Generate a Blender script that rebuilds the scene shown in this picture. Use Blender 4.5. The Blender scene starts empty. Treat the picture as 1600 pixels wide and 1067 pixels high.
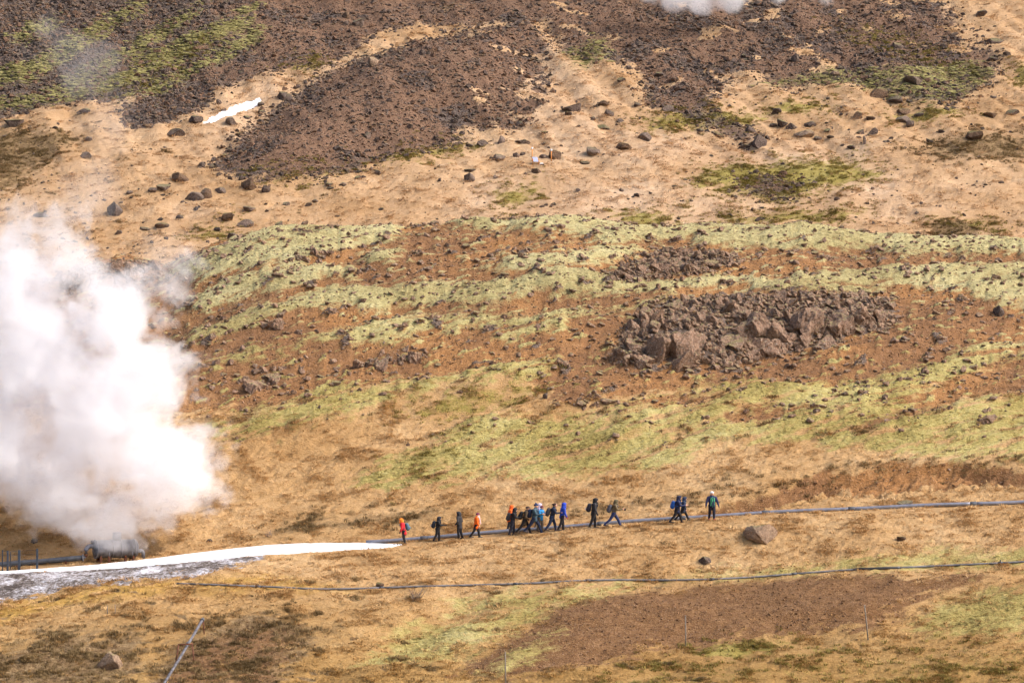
import bpy, bmesh, math, random
import numpy as np
from mathutils import Vector, Matrix, Euler
random.seed(7); RNG = np.random.default_rng(7)
S = bpy.context.scene
COL = S.collection

# ------------------------------------------------------------------ camera, sky, sun, exposure
K = 36.0/100.0/1600.0            # tangent per photo pixel for a 100 mm lens
PITCH = 0.02
CP, SP = math.cos(PITCH), math.sin(PITCH)
cam_d = bpy.data.cameras.new('camera'); cam_d.lens = 100; cam_d.sensor_width = 36
cam_d.clip_start = 0.5; cam_d.clip_end = 2000
cam = bpy.data.objects.new('camera', cam_d); COL.objects.link(cam)
cam.location = (0, 0, 0); cam.rotation_euler = (math.pi/2 + PITCH, 0, 0)
S.camera = cam
SUN_EL, SUN_AZ = math.radians(42), math.radians(104)     # azimuth clockwise from +Y: from the right, behind the camera
W = bpy.data.worlds.new('World'); S.world = W; W.use_nodes = True
wn = W.node_tree.nodes; wl = W.node_tree.links
bg = wn['Background']; sky = wn.new('ShaderNodeTexSky'); sky.sky_type = 'NISHITA'
sky.sun_disc = False; sky.sun_elevation = SUN_EL; sky.sun_rotation = SUN_AZ
sky.air_density = 1.0; sky.dust_density = 6.0; sky.ozone_density = 1.0
wl.new(sky.outputs[0], bg.inputs[0]); bg.inputs[1].default_value = 0.14
sd = bpy.data.lights.new('sun', 'SUN'); sd.energy = 1.4; sd.angle = math.radians(14); sd.color = (1.0, 0.975, 0.95)
so = bpy.data.objects.new('sun', sd); COL.objects.link(so)
sdir = Vector((math.sin(SUN_AZ)*math.cos(SUN_EL), math.cos(SUN_AZ)*math.cos(SUN_EL), math.sin(SUN_EL)))
so.rotation_euler = sdir.to_track_quat('Z', 'Y').to_euler(); so.location = sdir*300
S.view_settings.view_transform = 'Standard'; S.view_settings.look = 'None'
S.view_settings.exposure = 0.92; S.view_settings.gamma = 1.0; S.view_settings.use_curve_mapping = False
S.render.engine = 'CYCLES'
cy = S.cycles
cy.max_bounces = 12; cy.diffuse_bounces = 2; cy.glossy_bounces = 2; cy.transmission_bounces = 4
cy.volume_bounces = 8; cy.transparent_max_bounces = 8; cy.volume_max_steps = 256; cy.volume_step_rate = 1.0
cy.use_adaptive_sampling = True; cy.adaptive_threshold = 0.03
cy.use_denoising = True
try: cy.denoiser = 'OPENIMAGEDENOISE'; cy.denoising_prefilter = 'ACCURATE'
except Exception: pass

# ------------------------------------------------------------------ noise
_perm = np.random.default_rng(3).permutation(256); _perm = np.concatenate([_perm, _perm]).astype(np.int32)
_ang = np.random.default_rng(4).random(256)*2*np.pi
_gx = np.cos(_ang).astype(np.float32); _gy = np.sin(_ang).astype(np.float32)
def gn(x, y, seed=0):
    x = np.asarray(x, np.float32) + seed*17.31; y = np.asarray(y, np.float32) + seed*9.73
    xf = np.floor(x); yf = np.floor(y)
    xi = xf.astype(np.int32) & 255; yi = yf.astype(np.int32) & 255
    fx = x - xf; fy = y - yf
    u = fx*fx*fx*(fx*(fx*6-15)+10); v = fy*fy*fy*(fy*(fy*6-15)+10)
    a = _perm[xi]; b = _perm[(xi+1) & 255]
    h00 = _perm[(a+yi)]; h01 = _perm[(a+((yi+1) & 255))]; h10 = _perm[(b+yi)]; h11 = _perm[(b+((yi+1) & 255))]
    n00 = _gx[h00]*fx + _gy[h00]*fy; n10 = _gx[h10]*(fx-1) + _gy[h10]*fy
    n01 = _gx[h01]*fx + _gy[h01]*(fy-1); n11 = _gx[h11]*(fx-1) + _gy[h11]*(fy-1)
    return (n00*(1-u)+n10*u)*(1-v) + (n01*(1-u)+n11*u)*v        # about -0.7..0.7
def fbm(x, y, o=4, seed=0, gain=0.5):
    s = 0; a = 1.0; t = 0
    for i in range(o):
        s = s + a*gn(x*(2.03**i), y*(2.03**i), seed+i*3); t += a; a *= gain
    return s/t*1.6
def sstep(a, b, x):    # works for a > b too
    t = np.clip((x-a)/(b-a), 0, 1); return t*t*(3-2*t)

# ------------------------------------------------------------------ the land: height field z(x, y)
def prof(rows, Ys):
    return rows, Ys
def lin(p, pts):
    return np.interp(p, [q[0] for q in pts], [q[1] for q in pts])
def z_of(row, Y):
    t = (533.5-row)*K
    return Y*(SP + t*CP)/(CP - t*SP)
NP_IN, NP_OUT = 880, 60
PX = np.concatenate([np.linspace(-420, -45, NP_OUT, endpoint=False), np.linspace(-45, 1645, NP_IN), np.linspace(1645, 2020, NP_OUT+1)[1:]])
YS = np.concatenate([np.linspace(140, 166, 14, endpoint=False), np.linspace(166, 203.5, 270, endpoint=False),
                     np.linspace(203.5, 246, 380, endpoint=False), np.linspace(246, 284, 40, endpoint=False),
                     np.linspace(284, 376, 320, endpoint=False), np.linspace(376, 620, 45)])
path_row = [(-420, 912), (0, 893), (140, 884), (300, 868), (420, 860), (600, 853), (680, 847), (743, 841), (820, 835), (880, 829), (960, 823), (1068, 816), (1115, 812), (1200, 807), (1400, 799), (1600, 792), (2020, 775)]
crest_row = [(-420, 470), (0, 440), (90, 433), (170, 418), (260, 412), (300, 395), (350, 378), (420, 360), (560, 356), (680, 351), (800, 349), (870, 343), (940, 350), (1060, 360), (1160, 360), (1250, 354), (1350, 371), (1450, 375), (1600, 379), (2020, 392)]
P = PX
dr = lin(P, path_row); gr = lin(P, crest_row)
L_Y = []; L_Z = []
def line(Y, Z):
    L_Y.append(np.broadcast_to(np.asarray(Y, float), P.shape)); L_Z.append(np.broadcast_to(np.asarray(Z, float), P.shape))
line(120, -24.0); line(150, -20.6)
line(172, z_of(lin(P, [(-420, 1075), (600, 1067), (1200, 1062), (2020, 1050)]), 172))
line(187, z_of(lin(P, [(-420, 945), (0, 940), (200, 915), (400, 914), (800, 913), (1200, 903), (1600, 880), (2020, 860)]), 187))
line(195.4, z_of(dr, 195.4)); line(197.6, z_of(dr-7, 197.6))
line(201.5, z_of(lin(P, [(-420, 880), (0, 850), (400, 812), (800, 785), (1200, 754), (1600, 742), (2020, 730)]), 201.5))
line(215, z_of(lin(P, [(-420, 640), (0, 625), (400, 605), (800, 592), (1200, 588), (1600, 590), (2020, 590)]), 215))
line(229, z_of(gr+78, 229.0)); line(237, z_of(gr+18, 237.0))
zc = z_of(gr, 241.5); line(241.5, zc)
line(254, zc-1.6)
line(288, z_of(lin(P, [(-420, 440), (0, 425), (400, 402), (1600, 398), (2020, 398)]), 288))
line(318, z_of(lin(P, [(-420, 270), (0, 258), (1600, 250), (2020, 245)]), 318))
line(343, z_of(122.0, 343)); line(367, z_of(0.0, 367)); line(425, z_of(-260.0, 425)); line(640, 175.0)
L_Y = np.array(L_Y).T; L_Z = np.array(L_Z).T                          # (cols, knots)
def pchip_cols(xk, yk, xq):
    h = np.diff(xk, axis=1); d = np.diff(yk, axis=1)/h
    m = np.zeros_like(yk)
    w1 = 2*h[:, 1:]+h[:, :-1]; w2 = h[:, 1:]+2*h[:, :-1]
    ok = d[:, 1:]*d[:, :-1] > 0
    with np.errstate(divide='ignore', invalid='ignore'):
        mm = (w1+w2)/(w1/d[:, :-1]+w2/d[:, 1:])
    m[:, 1:-1] = np.where(ok, mm, 0); m[:, 0] = d[:, 0]; m[:, -1] = d[:, -1]
    out = np.zeros((xk.shape[0], len(xq)))
    i = np.clip(np.searchsorted(xk[0], xq)-1, 0, xk.shape[1]-2)
    hh = h[:, i]; t = (xq[None, :]-xk[:, i])/hh
    return ((1+2*t)*(1-t)**2)*yk[:, i] + t*(1-t)**2*hh*m[:, i] + t*t*(3-2*t)*yk[:, i+1] + t*t*(t-1)*hh*m[:, i+1]
Z0 = pchip_cols(L_Y, L_Z, YS).T.copy()                                # (rows, cols)
XX = (PX[None, :]-800)*K*YS[:, None]; YY = np.repeat(YS[:, None], len(PX), 1)
NR, NC = Z0.shape
# gentle rolls of the hillside
ZZ = Z0 + 0.35*fbm(XX/14, YY/11, 3, 11) * sstep(150, 175, YY) * (1-0.9*np.exp(-((YY-196.5)/2.2)**2))
ZZ += 1.5*fbm(XX/35, YY/30, 2, 21)*sstep(300, 340, YY)
_tu = XX*0.93+YY*0.36; _tv = -0.36*XX+0.93*YY
ZZ += 0.75*fbm(_tu/15, _tv/3.6, 3, 23)*sstep(203, 210, YY)*sstep(246, 238, YY)          # slanting ribs and ledges
ZZ += 0.9*fbm(XX/5.0+YY/14.0, YY/26.0, 3, 25)*sstep(305, 325, YY)                       # rills down the scree
ZZ += 0.5*fbm(XX/7.0, YY/5.0, 2, 27)*sstep(284, 300, YY)*sstep(330, 315, YY)            # hummocks of the far hollow
ZZ += 0.35*fbm(XX/6.0, YY/3.0, 2, 29)*sstep(168, 172, YY)*sstep(192, 188, YY)

def row_of(Yv, Zv):
    return 533.5 - ((-Yv*SP+Zv*CP)/(Yv*CP+Zv*SP))/K
def at(px, py, zone=None):
    """The point of the land that lies at this place of the photograph (first hit along the line of sight)."""
    j = np.clip(np.searchsorted(PX, px)-1, 0, NC-2); f = (px-PX[j])/(PX[j+1]-PX[j])
    z = ZZ[:, j]*(1-f)+ZZ[:, j+1]*f
    r = row_of(YS, z)
    ok = r <= py
    lo = {'far': 262, 'mid': 197.0, 'near': 140, None: 140}[zone]
    ok &= YS > lo
    if zone == 'near': ok &= True
    idx = np.argmax(ok) if ok.any() else NR-1
    idx = max(idx, 1)
    r0, r1 = r[idx-1], r[idx]
    t = 0.0 if r0 == r1 else np.clip((r0-py)/(r0-r1), 0, 1)
    Y = YS[idx-1]+(YS[idx]-YS[idx-1])*t; Z = z[idx-1]+(z[idx]-z[idx-1])*t
    return Vector(((px-800)*K*Y, Y, Z))
def height(x, y):
    px = 800+x/(K*y)
    j = int(np.clip(np.searchsorted(PX, px)-1, 0, NC-2)); i = int(np.clip(np.searchsorted(YS, y)-1, 0, NR-2))
    f = (px-PX[j])/(PX[j+1]-PX[j]); g = (y-YS[i])/(YS[i+1]-YS[i])
    return float((ZZ[i, j]*(1-f)+ZZ[i, j+1]*f)*(1-g)+(ZZ[i+1, j]*(1-f)+ZZ[i+1, j+1]*f)*g)

# slanted texture space: turf terraces run up to the right across the middle hill
TU = XX*0.93+YY*0.36; TV = -0.36*XX+0.93*YY
FU = XX*0.86+YY*0.5; FV = -0.5*XX+0.86*YY                    # far slope, left side: steeper slant
WARP1 = fbm(TU/4.0, TV/1.6, 4, 31); WARP2 = fbm(TU/1.3, TV/0.45, 3, 41); WARP3 = fbm(XX/7.0, YY/5.0, 4, 51)
FARW = fbm(FU/9.0, FV/2.2, 4, 61)
def sdf(poly, zone):
    """signed distance in metres (inside positive) of a patch of ground whose outline is given as places in the photograph"""
    pts = []
    poly = [(x+(260 if 1630 <= x < 1900 else -260 if -100 < x <= -30 else 0), y) for x, y in poly]     # patches run on beyond the frame
    n = len(poly)
    for a in range(n):
        p, q = poly[a], poly[(a+1) % n]
        m = max(1, int(max(abs(p[0]-q[0]), abs(p[1]-q[1]))/25))
        for s in range(m): pts.append((p[0]+(q[0]-p[0])*s/m, p[1]+(q[1]-p[1])*s/m))
    w = np.array([at(a, b, zone)[:2] for a, b in pts])
    pad = 7.0
    i0, i1 = np.searchsorted(YS, [w[:, 1].min()-pad, w[:, 1].max()+pad]); i1 = min(i1, NR)
    pxs = 800+w[:, 0]/(K*w[:, 1]); padp = pad/(K*w[:, 1].min())
    j0, j1 = np.searchsorted(PX, [pxs.min()-padp, pxs.max()+padp]); j1 = min(j1, NC)
    X = XX[i0:i1, j0:j1].astype(np.float32); Y = YY[i0:i1, j0:j1].astype(np.float32)
    d2 = np.full(X.shape, 1e9, np.float32); ins = np.zeros(X.shape, bool)
    for a in range(len(w)):
        (ax, ay), (bx, by) = w[a], w[(a+1) % len(w)]
        ex, ey = bx-ax, by-ay; L2 = ex*ex+ey*ey
        if L2 < 1e-9: continue
        t = np.clip(((X-ax)*ex+(Y-ay)*ey)/L2, 0, 1)
        d2 = np.minimum(d2, (X-ax-t*ex)**2+(Y-ay-t*ey)**2)
        if ay != by:
            c = (ay > Y) != (by > Y)
            ins ^= c & (X < (bx-ax)*(Y-ay)/(by-ay)+ax)
    d = np.sqrt(d2); d = np.where(ins, d, -d)
    if zone == 'far': d = np.where(Y > 255, d, -99)
    if zone == 'mid': d = np.where((Y < 250) & (Y > 196.2), d, -99)
    if zone == 'near': d = np.where(Y < 202, d, -99)
    return d, (slice(i0, i1), slice(j0, j1))
def zeros(): return np.zeros((NR, NC), np.float32)
MOSS, DIRT, SCREE, GREEN, FROST, HEATH, ROCK, PALE = [zeros() for _ in range(8)]
def paint(M, poly, zone, w1=0.7, w2=0.5, soft=0.5, amt=1.0, far=False, mode='max'):
    d, sl = sdf(poly, zone)
    if far: n = FARW[sl]*w1*2.2 + WARP2[sl]*w2*1.5
    else: n = 1.25*WARP1[sl]*w1 + 1.5*WARP2[sl]*w2 + 0.8*WARP3[sl]*w1
    soft = soft*{'far': 3.0, 'mid': 1.7, 'near': 2.2}[zone]
    m = amt*sstep(-soft, soft, d+n)
    if mode == 'max': M[sl] = np.maximum(M[sl], m)
    else: M[sl] = M[sl]*(1-m)
    return d, sl

# --- far slope
MOUND = [(335, 262), (375, 218), (440, 165), (500, 125), (560, 95), (640, 72), (700, 58), (760, 45), (830, 38), (852, 70), (842, 110), (815, 150), (790, 192), (715, 202), (700, 225), (640, 236), (600, 245), (560, 262), (500, 275), (400, 278)]
d, sl = sdf(MOUND, 'far'); ZZ[sl] += 2.2*sstep(-1.5, 9, d)
paint(SCREE, MOUND, 'far', 1.0, 0.6, 0.9)
TOPL = [(-420, -120), (660, -120), (650, 10), (600, 45), (545, 80), (520, 102), (440, 102), (385, 122), (335, 150), (300, 172), (240, 196), (205, 200), (190, 182), (235, 150), (150, 160), (80, 165), (0, 182), (-420, 260)]
paint(SCREE, TOPL, 'far', 0.9, 0.5, 0.7, far=True)
TOPR = [(600, -120), (1490, -120), (1475, 20), (1505, 50), (1555, 95), (1560, 118), (1500, 160), (1440, 165), (1390, 142), (1310, 130), (1225, 142), (1185, 112), (1140, 118), (1105, 165), (1062, 182), (1022, 166), (1000, 110), (950, 92), (890, 84), (872, 55), (852, 35), (700, 40), (610, 42)]
paint(SCREE, TOPR, 'far', 1.2, 0.8, 0.9)
paint(SCREE, [(770, 190), (800, 170), (830, 145), (848, 120), (852, 150), (830, 185), (795, 205)], 'far', 0.7, 0.5, 0.5)
paint(SCREE, [(1040, 170), (1080, 165), (1140, 185), (1190, 215), (1170, 235), (1150, 222), (1100, 200), (1050, 185)], 'far', 0.7, 0.7, 0.6, 0.6)
paint(HEATH, [(-420, 215), (0, 205), (70, 205), (115, 212), (100, 235), (60, 262), (20, 300), (-420, 320)], 'far', 1.2, 1.0, 1.0, 0.8)
paint(HEATH, [(1420, 232), (1500, 210), (1620, 205), (1900, 205), (1900, 250), (1560, 255), (1470, 248)], 'far', 0.9, 0.7, 1.2, 0.65)
paint(HEATH, [(1455, 352), (1500, 345), (1530, 360), (1515, 376), (1460, 374)], 'far', 0.5, 0.5, 0.4)
# mossy streaks on the dark scree, falling to the left
for a in ([(-40, 150), (40, 100), (120, 55), (200, 5), (240, -10), (205, 30), (130, 80), (50, 128), (-40, 180)],
          [(80, 140), (150, 100), (230, 55), (300, 10), (335, -10), (300, 30), (235, 80), (160, 120), (90, 155)],
          [(-40, 190), (60, 150), (150, 128), (250, 75), (350, 30), (400, 5), (380, 40), (300, 85), (200, 135), (100, 160), (-40, 205)],
          [(200, 150), (280, 110), (350, 75), (410, 45), (400, 65), (330, 105), (250, 145)],
          [(20, 60), (60, 30), (90, 25), (80, 45), (30, 75)]):
    paint(MOSS, a, 'far', 0.8, 0.8, 0.8, 0.85, far=True)
paint(MOSS, [(1180, 135), (1290, 110), (1420, 105), (1530, 95), (1560, 118), (1490, 165), (1400, 160), (1330, 135)], 'far', 1.0, 1.4, 0.9, 0.5)
paint(MOSS, [(880, 85), (940, 60), (960, 90), (900, 110)], 'far', 1.0, 1.2, 0.9, 0.6)
for a in ([(1085, 292), (1098, 265), (1150, 256), (1220, 252), (1330, 250), (1382, 270), (1350, 285), (1300, 300), (1230, 322), (1180, 310), (1120, 300)],
          [(778, 300), (800, 290), (845, 286), (850, 305), (815, 318), (780, 330)], [(945, 345), (965, 332), (1055, 333), (1060, 352), (1000, 358)],
          [(1090, 352), (1150, 338), (1250, 330), (1360, 330), (1300, 345), (1200, 350)],
          [(1005, 190), (1050, 175), (1110, 172), (1200, 180), (1150, 198), (1080, 205), (1010, 205)], [(400, 268), (450, 262), (540, 266), (520, 280), (430, 284)],
          [(450, 100), (470, 90), (510, 95), (490, 108), (455, 112)], [(1390, 190), (1460, 168), (1500, 170), (1450, 190)], [(1585, 105), (1640, 100), (1640, 135), (1590, 130)],
          [(290, 372), (330, 358), (370, 355), (360, 372)], [(1470, 350), (1530, 345), (1560, 358), (1500, 362)], [(1200, 165), (1300, 160), (1290, 172), (1210, 178)],
          [(140, 150), (240, 105), (330, 65), (300, 95), (200, 150)], [(580, 255), (620, 240), (700, 228), (740, 232), (660, 250)], [(1300, 40), (1420, 60), (1500, 110), (1400, 90)]):
    paint(GREEN, a, 'far', 1.3, 1.6, 1.1, 0.75)
paint(SCREE, [(1150, 285), (1200, 275), (1260, 290), (1230, 312), (1170, 305)], 'far', 0.7, 0.7, 0.9, 0.7)
# bleached pale grass in the hollow
for a in ([(700, 320), (760, 290), (900, 275), (1050, 290), (1090, 310), (1180, 320), (1120, 350), (900, 340), (760, 345)],
          [(840, 60), (880, 90), (940, 180), (1100, 230), (1300, 235), (1450, 300), (1400, 340), (1250, 320), (1100, 250), (900, 260), (830, 190), (850, 120)],
          [(400, 110), (500, 105), (440, 160), (340, 230), (300, 240), (330, 190)]):
    paint(PALE, a, 'far', 2.0, 1.0, 3.0, 1.0)
# --- middle hill
UPPER = [(-420, 300), (280, 330), (700, 330), (1100, 330), (1700, 340), (2020, 350), (2020, 560), (1600, 565), (1500, 590), (1350, 660), (1290, 612), (1200, 598), (1060, 612), (960, 625), (880, 630), (850, 612), (800, 575), (720, 585), (600, 605), (500, 622), (400, 640), (330, 645), (200, 640), (-420, 650)]
paint(DIRT, UPPER, 'mid', 0.9, 0.7, 0.5)
MB = [  # bands of pale moss
 [(265, 425), (320, 392), (420, 358), (560, 352), (650, 349), (625, 372), (560, 385), (500, 398), (440, 418), (380, 422), (300, 442)],
 [(640, 348), (760, 344), (880, 340), (1060, 354), (1150, 358), (1120, 372), (1000, 376), (960, 392), (880, 362), (760, 358)],
 [(1060, 352), (1250, 350), (1400, 366), (1640, 372), (1640, 402), (1480, 398), (1330, 392), (1200, 386), (1080, 384)],
 [(560, 398), (620, 385), (640, 392), (610, 410), (575, 415)],
 [(740, 420), (800, 396), (880, 398), (960, 384), (1010, 390), (960, 408), (880, 418), (800, 424)],
 [(300, 465), (380, 430), (460, 420), (560, 412), (545, 430), (440, 448), (380, 470), (300, 492)],
 [(295, 520), (400, 480), (494, 459), (550, 446), (625, 447), (700, 440), (800, 436), (875, 420), (955, 428), (1010, 436), (1100, 431), (1200, 436), (1250, 430), (1312, 424), (1387, 418), (1500, 413), (1640, 412), (1640, 478), (1565, 478), (1522, 463), (1455, 445), (1380, 446), (1350, 462), (1200, 460), (1137, 449), (1062, 456), (970, 460), (875, 463), (800, 470), (700, 478), (630, 484), (531, 481), (456, 489), (380, 516), (300, 535)],
 [(300, 565), (400, 546), (512, 522), (625, 496), (737, 478), (800, 470), (800, 508), (685, 522), (602, 537), (512, 536), (400, 556), (310, 575)],
 [(790, 497), (870, 484), (960, 474), (1060, 464), (1050, 474), (960, 486), (870, 502), (800, 514)],
 [(760, 520), (860, 505), (900, 500), (840, 520), (770, 530)],
 [(320, 665), (400, 640), (500, 614), (600, 594), (700, 588), (760, 575), (800, 566), (870, 560), (850, 580), (780, 592), (700, 606), (650, 612), (590, 640), (475, 668), (400, 684), (340, 700)],
 [(550, 758), (600, 722), (660, 690), (740, 655), (800, 648), (924, 633), (1062, 608), (1200, 590), (1290, 602), (1387, 582), (1462, 565), (1537, 537), (1640, 528), (1640, 720), (1560, 722), (1430, 712), (1300, 700), (1200, 692), (1130, 702), (1062, 726), (950, 742), (800, 748), (700, 756), (600, 765)],
]
for a in MB: paint(MOSS, a, 'mid', 0.75, 0.75, 0.45)
# bare earth lenses inside the moss
for a in ([(1340, 670), (1400, 640), (1470, 602), (1540, 575), (1640, 560), (1640, 612), (1540, 618), (1450, 640), (1390, 662)], [(1490, 600), (1560, 560), (1640, 545), (1640, 575), (1560, 590)],
          [(690, 492), (760, 478), (820, 474), (800, 486), (730, 494)], [(1460, 470), (1530, 480), (1560, 490), (1500, 530), (1430, 560), (1380, 540)],
          [(980, 630), (1060, 612), (1120, 622), (1040, 640)], [(1100, 660), (1180, 640), (1260, 640), (1180, 660)]):
    m = zeros(); paint(m, a, 'mid', 0.7, 0.7, 0.5, 0.95); MOSS *= (1-m); DIRT = np.maximum(DIRT, m)
for a in ([(620, 640), (700, 612), (800, 590), (880, 585), (860, 612), (780, 632), (690, 652)], [(560, 758), (640, 715), (720, 690), (700, 720), (620, 755)]):
    paint(GREEN, a, 'mid', 1.2, 1.3, 0.9, 0.55)
# patchy streaks break the moss; the lower moss is broken up more
brk = sstep(0.10, 0.40, fbm(TU/4.2, TV/0.75, 4, 71)-0.02*(YY > 222)*6)*(YY < 250)
MOSS *= 1-(0.7+0.2*(YY < 222))*brk
strk = sstep(0.02, 0.30, fbm(TU/7.0, TV/0.6, 3, 77))*(YY < 224)*(YY > 196); MOSS *= 1-0.5*strk
brk2 = sstep(0.16, 0.40, fbm(TU/0.9, TV/0.34, 3, 73))*(YY < 250); MOSS *= 1-0.4*brk2
spk = sstep(0.22, 0.42, fbm(TU/1.5, TV/0.5, 3, 75))*(YY > 204)*(YY < 250)*DIRT
MOSS = np.maximum(MOSS, 0.8*spk)
HEATH = np.maximum(HEATH, 0.4*brk*(1-DIRT)*(MOSS > 0.05)*(YY < 250))
# moss lies on the ledges
def boxblur(M, n):
    c = np.cumsum(np.pad(M, ((n, n+1), (0, 0)), 'edge'), 0); return (c[2*n+1:]-c[:-2*n-1])/(2*n+1)
mid_z = sstep(204, 209, YY)*sstep(246, 240, YY)
ZZ += 0.5*(boxblur(MOSS, 9)-0.4)*mid_z
# earth bank behind the path on the right
BANK = [(1060, 812), (1130, 792), (1200, 772), (1290, 742), (1400, 728), (1480, 724), (1560, 735), (1640, 745), (1640, 768), (1530, 758), (1440, 768), (1380, 778), (1300, 772), (1230, 790), (1160, 803), (1100, 812)]
d, sl = sdf(BANK, 'mid'); bk = sstep(-0.5, 0.4, d+0.5*WARP1[sl]); ZZ[sl] -= 1.25*bk*(0.75+0.6*WARP2[sl])
paint(DIRT, BANK, 'mid', 0.3, 0.3, 0.25, 1.0); BANKM = zeros(); paint(BANKM, BANK, 'mid', 0.3, 0.3, 0.25, 1.0)
paint(HEATH, [(1040, 790), (1140, 775), (1240, 752), (1310, 728), (1420, 716), (1520, 716), (1640, 730), (1640, 745), (1540, 730), (1430, 728), (1320, 742), (1220, 770), (1120, 792)], 'mid', 0.6, 0.7, 0.35, 0.55)
paint(HEATH, [(880, 805), (960, 790), (1060, 770), (1200, 740), (1300, 722), (1290, 735), (1180, 757), (1060, 790), (940, 812)], 'mid', 0.8, 0.8, 0.5, 0.5)
paint(HEATH, [(400, 830), (480, 812), (600, 800), (700, 800), (680, 815), (560, 822), (440, 838)], 'mid', 0.9, 0.9, 0.6, 0.55)
# --- near slope
NEARD = [(700, 1060), (780, 1012), (850, 962), (920, 938), (1000, 926), (1080, 917), (1150, 911), (1225, 905), (1350, 899), (1444, 902), (1510, 898), (1560, 905), (1460, 925), (1425, 950), (1365, 984), (1290, 980), (1200, 996), (1130, 1000), (1075, 1010), (1000, 1020), (930, 1038), (870, 1050), (790, 1062)]
d, sl = sdf(NEARD, 'near'); ZZ[sl] += 0.45*sstep(-1.5, 3.0, d)
paint(DIRT, NEARD, 'near', 0.9, 0.8, 0.7)
for a in ([(1430, 985), (1480, 940), (1560, 918), (1640, 905), (1640, 992), (1540, 990), (1470, 995)], [(1050, 905), (1150, 896), (1300, 880), (1450, 862), (1640, 850), (1640, 876), (1450, 890), (1300, 896), (1150, 908)],
          [(560, 1030), (620, 985), (700, 965), (800, 955), (840, 945), (850, 965), (800, 990), (740, 1015), (660, 1035)], [(700, 935), (800, 925), (950, 915), (1040, 912), (980, 926), (880, 940), (800, 955), (700, 955)], [(750, 1055), (850, 1000), (870, 980), (830, 1030)]):
    paint(MOSS, a, 'near', 1.0, 1.2, 0.7, 0.8)
for a in ([(230, 1080), (250, 1010), (330, 970), (420, 960), (500, 985), (480, 1020), (430, 1080)], [(-40, 1080), (0, 1020), (100, 985), (220, 985), (240, 1040), (200, 1080)]):
    paint(HEATH, a, 'near', 1.0, 1.0, 0.9, 0.75)
paint(DIRT, [(240, 1080), (280, 1015), (340, 990), (440, 985), (470, 1010), (420, 1080)], 'near', 0.9, 1.0, 0.8, 0.6)
paint(GREEN, [(1080, 1012), (1160, 1000), (1240, 1000), (1200, 1022), (1100, 1025)], 'near', 0.6, 0.6, 0.5, 0.8)
paint(GREEN, [(900, 1080), (1000, 1040), (1200, 1025), (1640, 1000), (1640, 1080)], 'near', 1.6, 1.4, 1.2, 0.35)
paint(FROST, [(-420, 950), (-420, 898), (0, 894), (150, 886), (300, 876), (380, 868), (420, 872), (350, 890), (300, 902), (240, 905), (170, 912), (100, 922), (40, 936), (0, 945)], 'near', 0.7, 0.8, 0.4)
m = zeros(); paint(m, [(-40, 960), (60, 935), (170, 912), (250, 906), (420, 903), (560, 925), (300, 925), (120, 945), (0, 975)], 'near', 0.7, 0.7, 0.6, 1.0); GOLDM = m
# heathery clumps through the grass
hn = sstep(0.26, 0.52, fbm(XX/2.2, YY/1.0, 4, 81))*(YY < 196)*(XX < 14)
HEATH = np.maximum(HEATH, (0.65*sstep(191, 186, YY)+0.25)*hn*(1-DIRT)*(1-FROST))
hn = sstep(0.28, 0.5, fbm(XX/3.0, YY/1.8, 4, 85))*(YY > 262)
HEATH = np.maximum(HEATH, 0.35*hn*(1-SCREE)*(XX < -20))
# scree thinned by grass and bare brown earth
gmix = sstep(0.12, 0.36, fbm(XX/6.0, YY/4.0, 5, 91))*(YY > 330)
SCREE *= 1-0.85*gmix*sstep(-18, -2, XX - 0.0)
BROWN = sstep(-0.34, 0.14, fbm(XX/8.0, YY/6.0, 4, 95)+0.25*sstep(-34, -20, XX)*sstep(22, 8, XX))*SCREE*(YY > 262)*(0.25+0.75*sstep(-48, -28, XX))
DIRT = np.maximum(DIRT, 0.85*BROWN)
# outcrops
OUT = {
 'main': ([(950, 565), (985, 520), (1000, 490), (1050, 475), (1120, 466), (1190, 458), (1260, 462), (1330, 461), (1385, 470), (1400, 500), (1370, 522), (1310, 528), (1270, 545), (1200, 556), (1150, 572), (1080, 580), (1050, 562), (1010, 572)], 'mid'),
 'upper': ([(958, 434), (985, 406), (1040, 393), (1110, 394), (1156, 402), (1150, 416), (1080, 430), (1000, 442)], 'mid'),
 'left': ([(85, 434), (120, 420), (190, 414), (245, 415), (220, 445), (150, 455), (100, 450)], 'mid'),
}
for k_, a_ in (('main', 0.6), ('upper', 0.4), ('left', 0.9)):
    d, sl = sdf(*OUT[k_]); ZZ[sl] += a_*sstep(-0.8, 2.2, d)*(0.7+0.8*np.abs(fbm(XX[sl]/2.2, YY[sl]/1.8, 4, 101)))
    paint(ROCK, *OUT[k_], 0.9, 0.9, 0.5, 0.9)
rs = sstep(0.33, 0.5, fbm(TU/2.4, TV/1.2, 4, 105))*(YY > 206)*(YY < 246)*np.maximum(DIRT, 0.4*(YY < 216)*(XX > 0))
ROCK = np.maximum(ROCK, 0.8*rs); ZZ += 0.2*rs
# gully in the near slope
for (a, b) in (((720, 945), (640, 1000)), ((640, 1000), (470, 1075))):
    A, B = at(*a), at(*b)
    e = B-A; t = np.clip(((XX-A.x)*e.x+(YY-A.y)*e.y)/(e.x**2+e.y**2), 0, 1)
    ZZ -= 0.45*np.exp(-((XX-A.x-t*e.x)**2+(YY-A.y-t*e.y)**2)/1.8**2)
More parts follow.
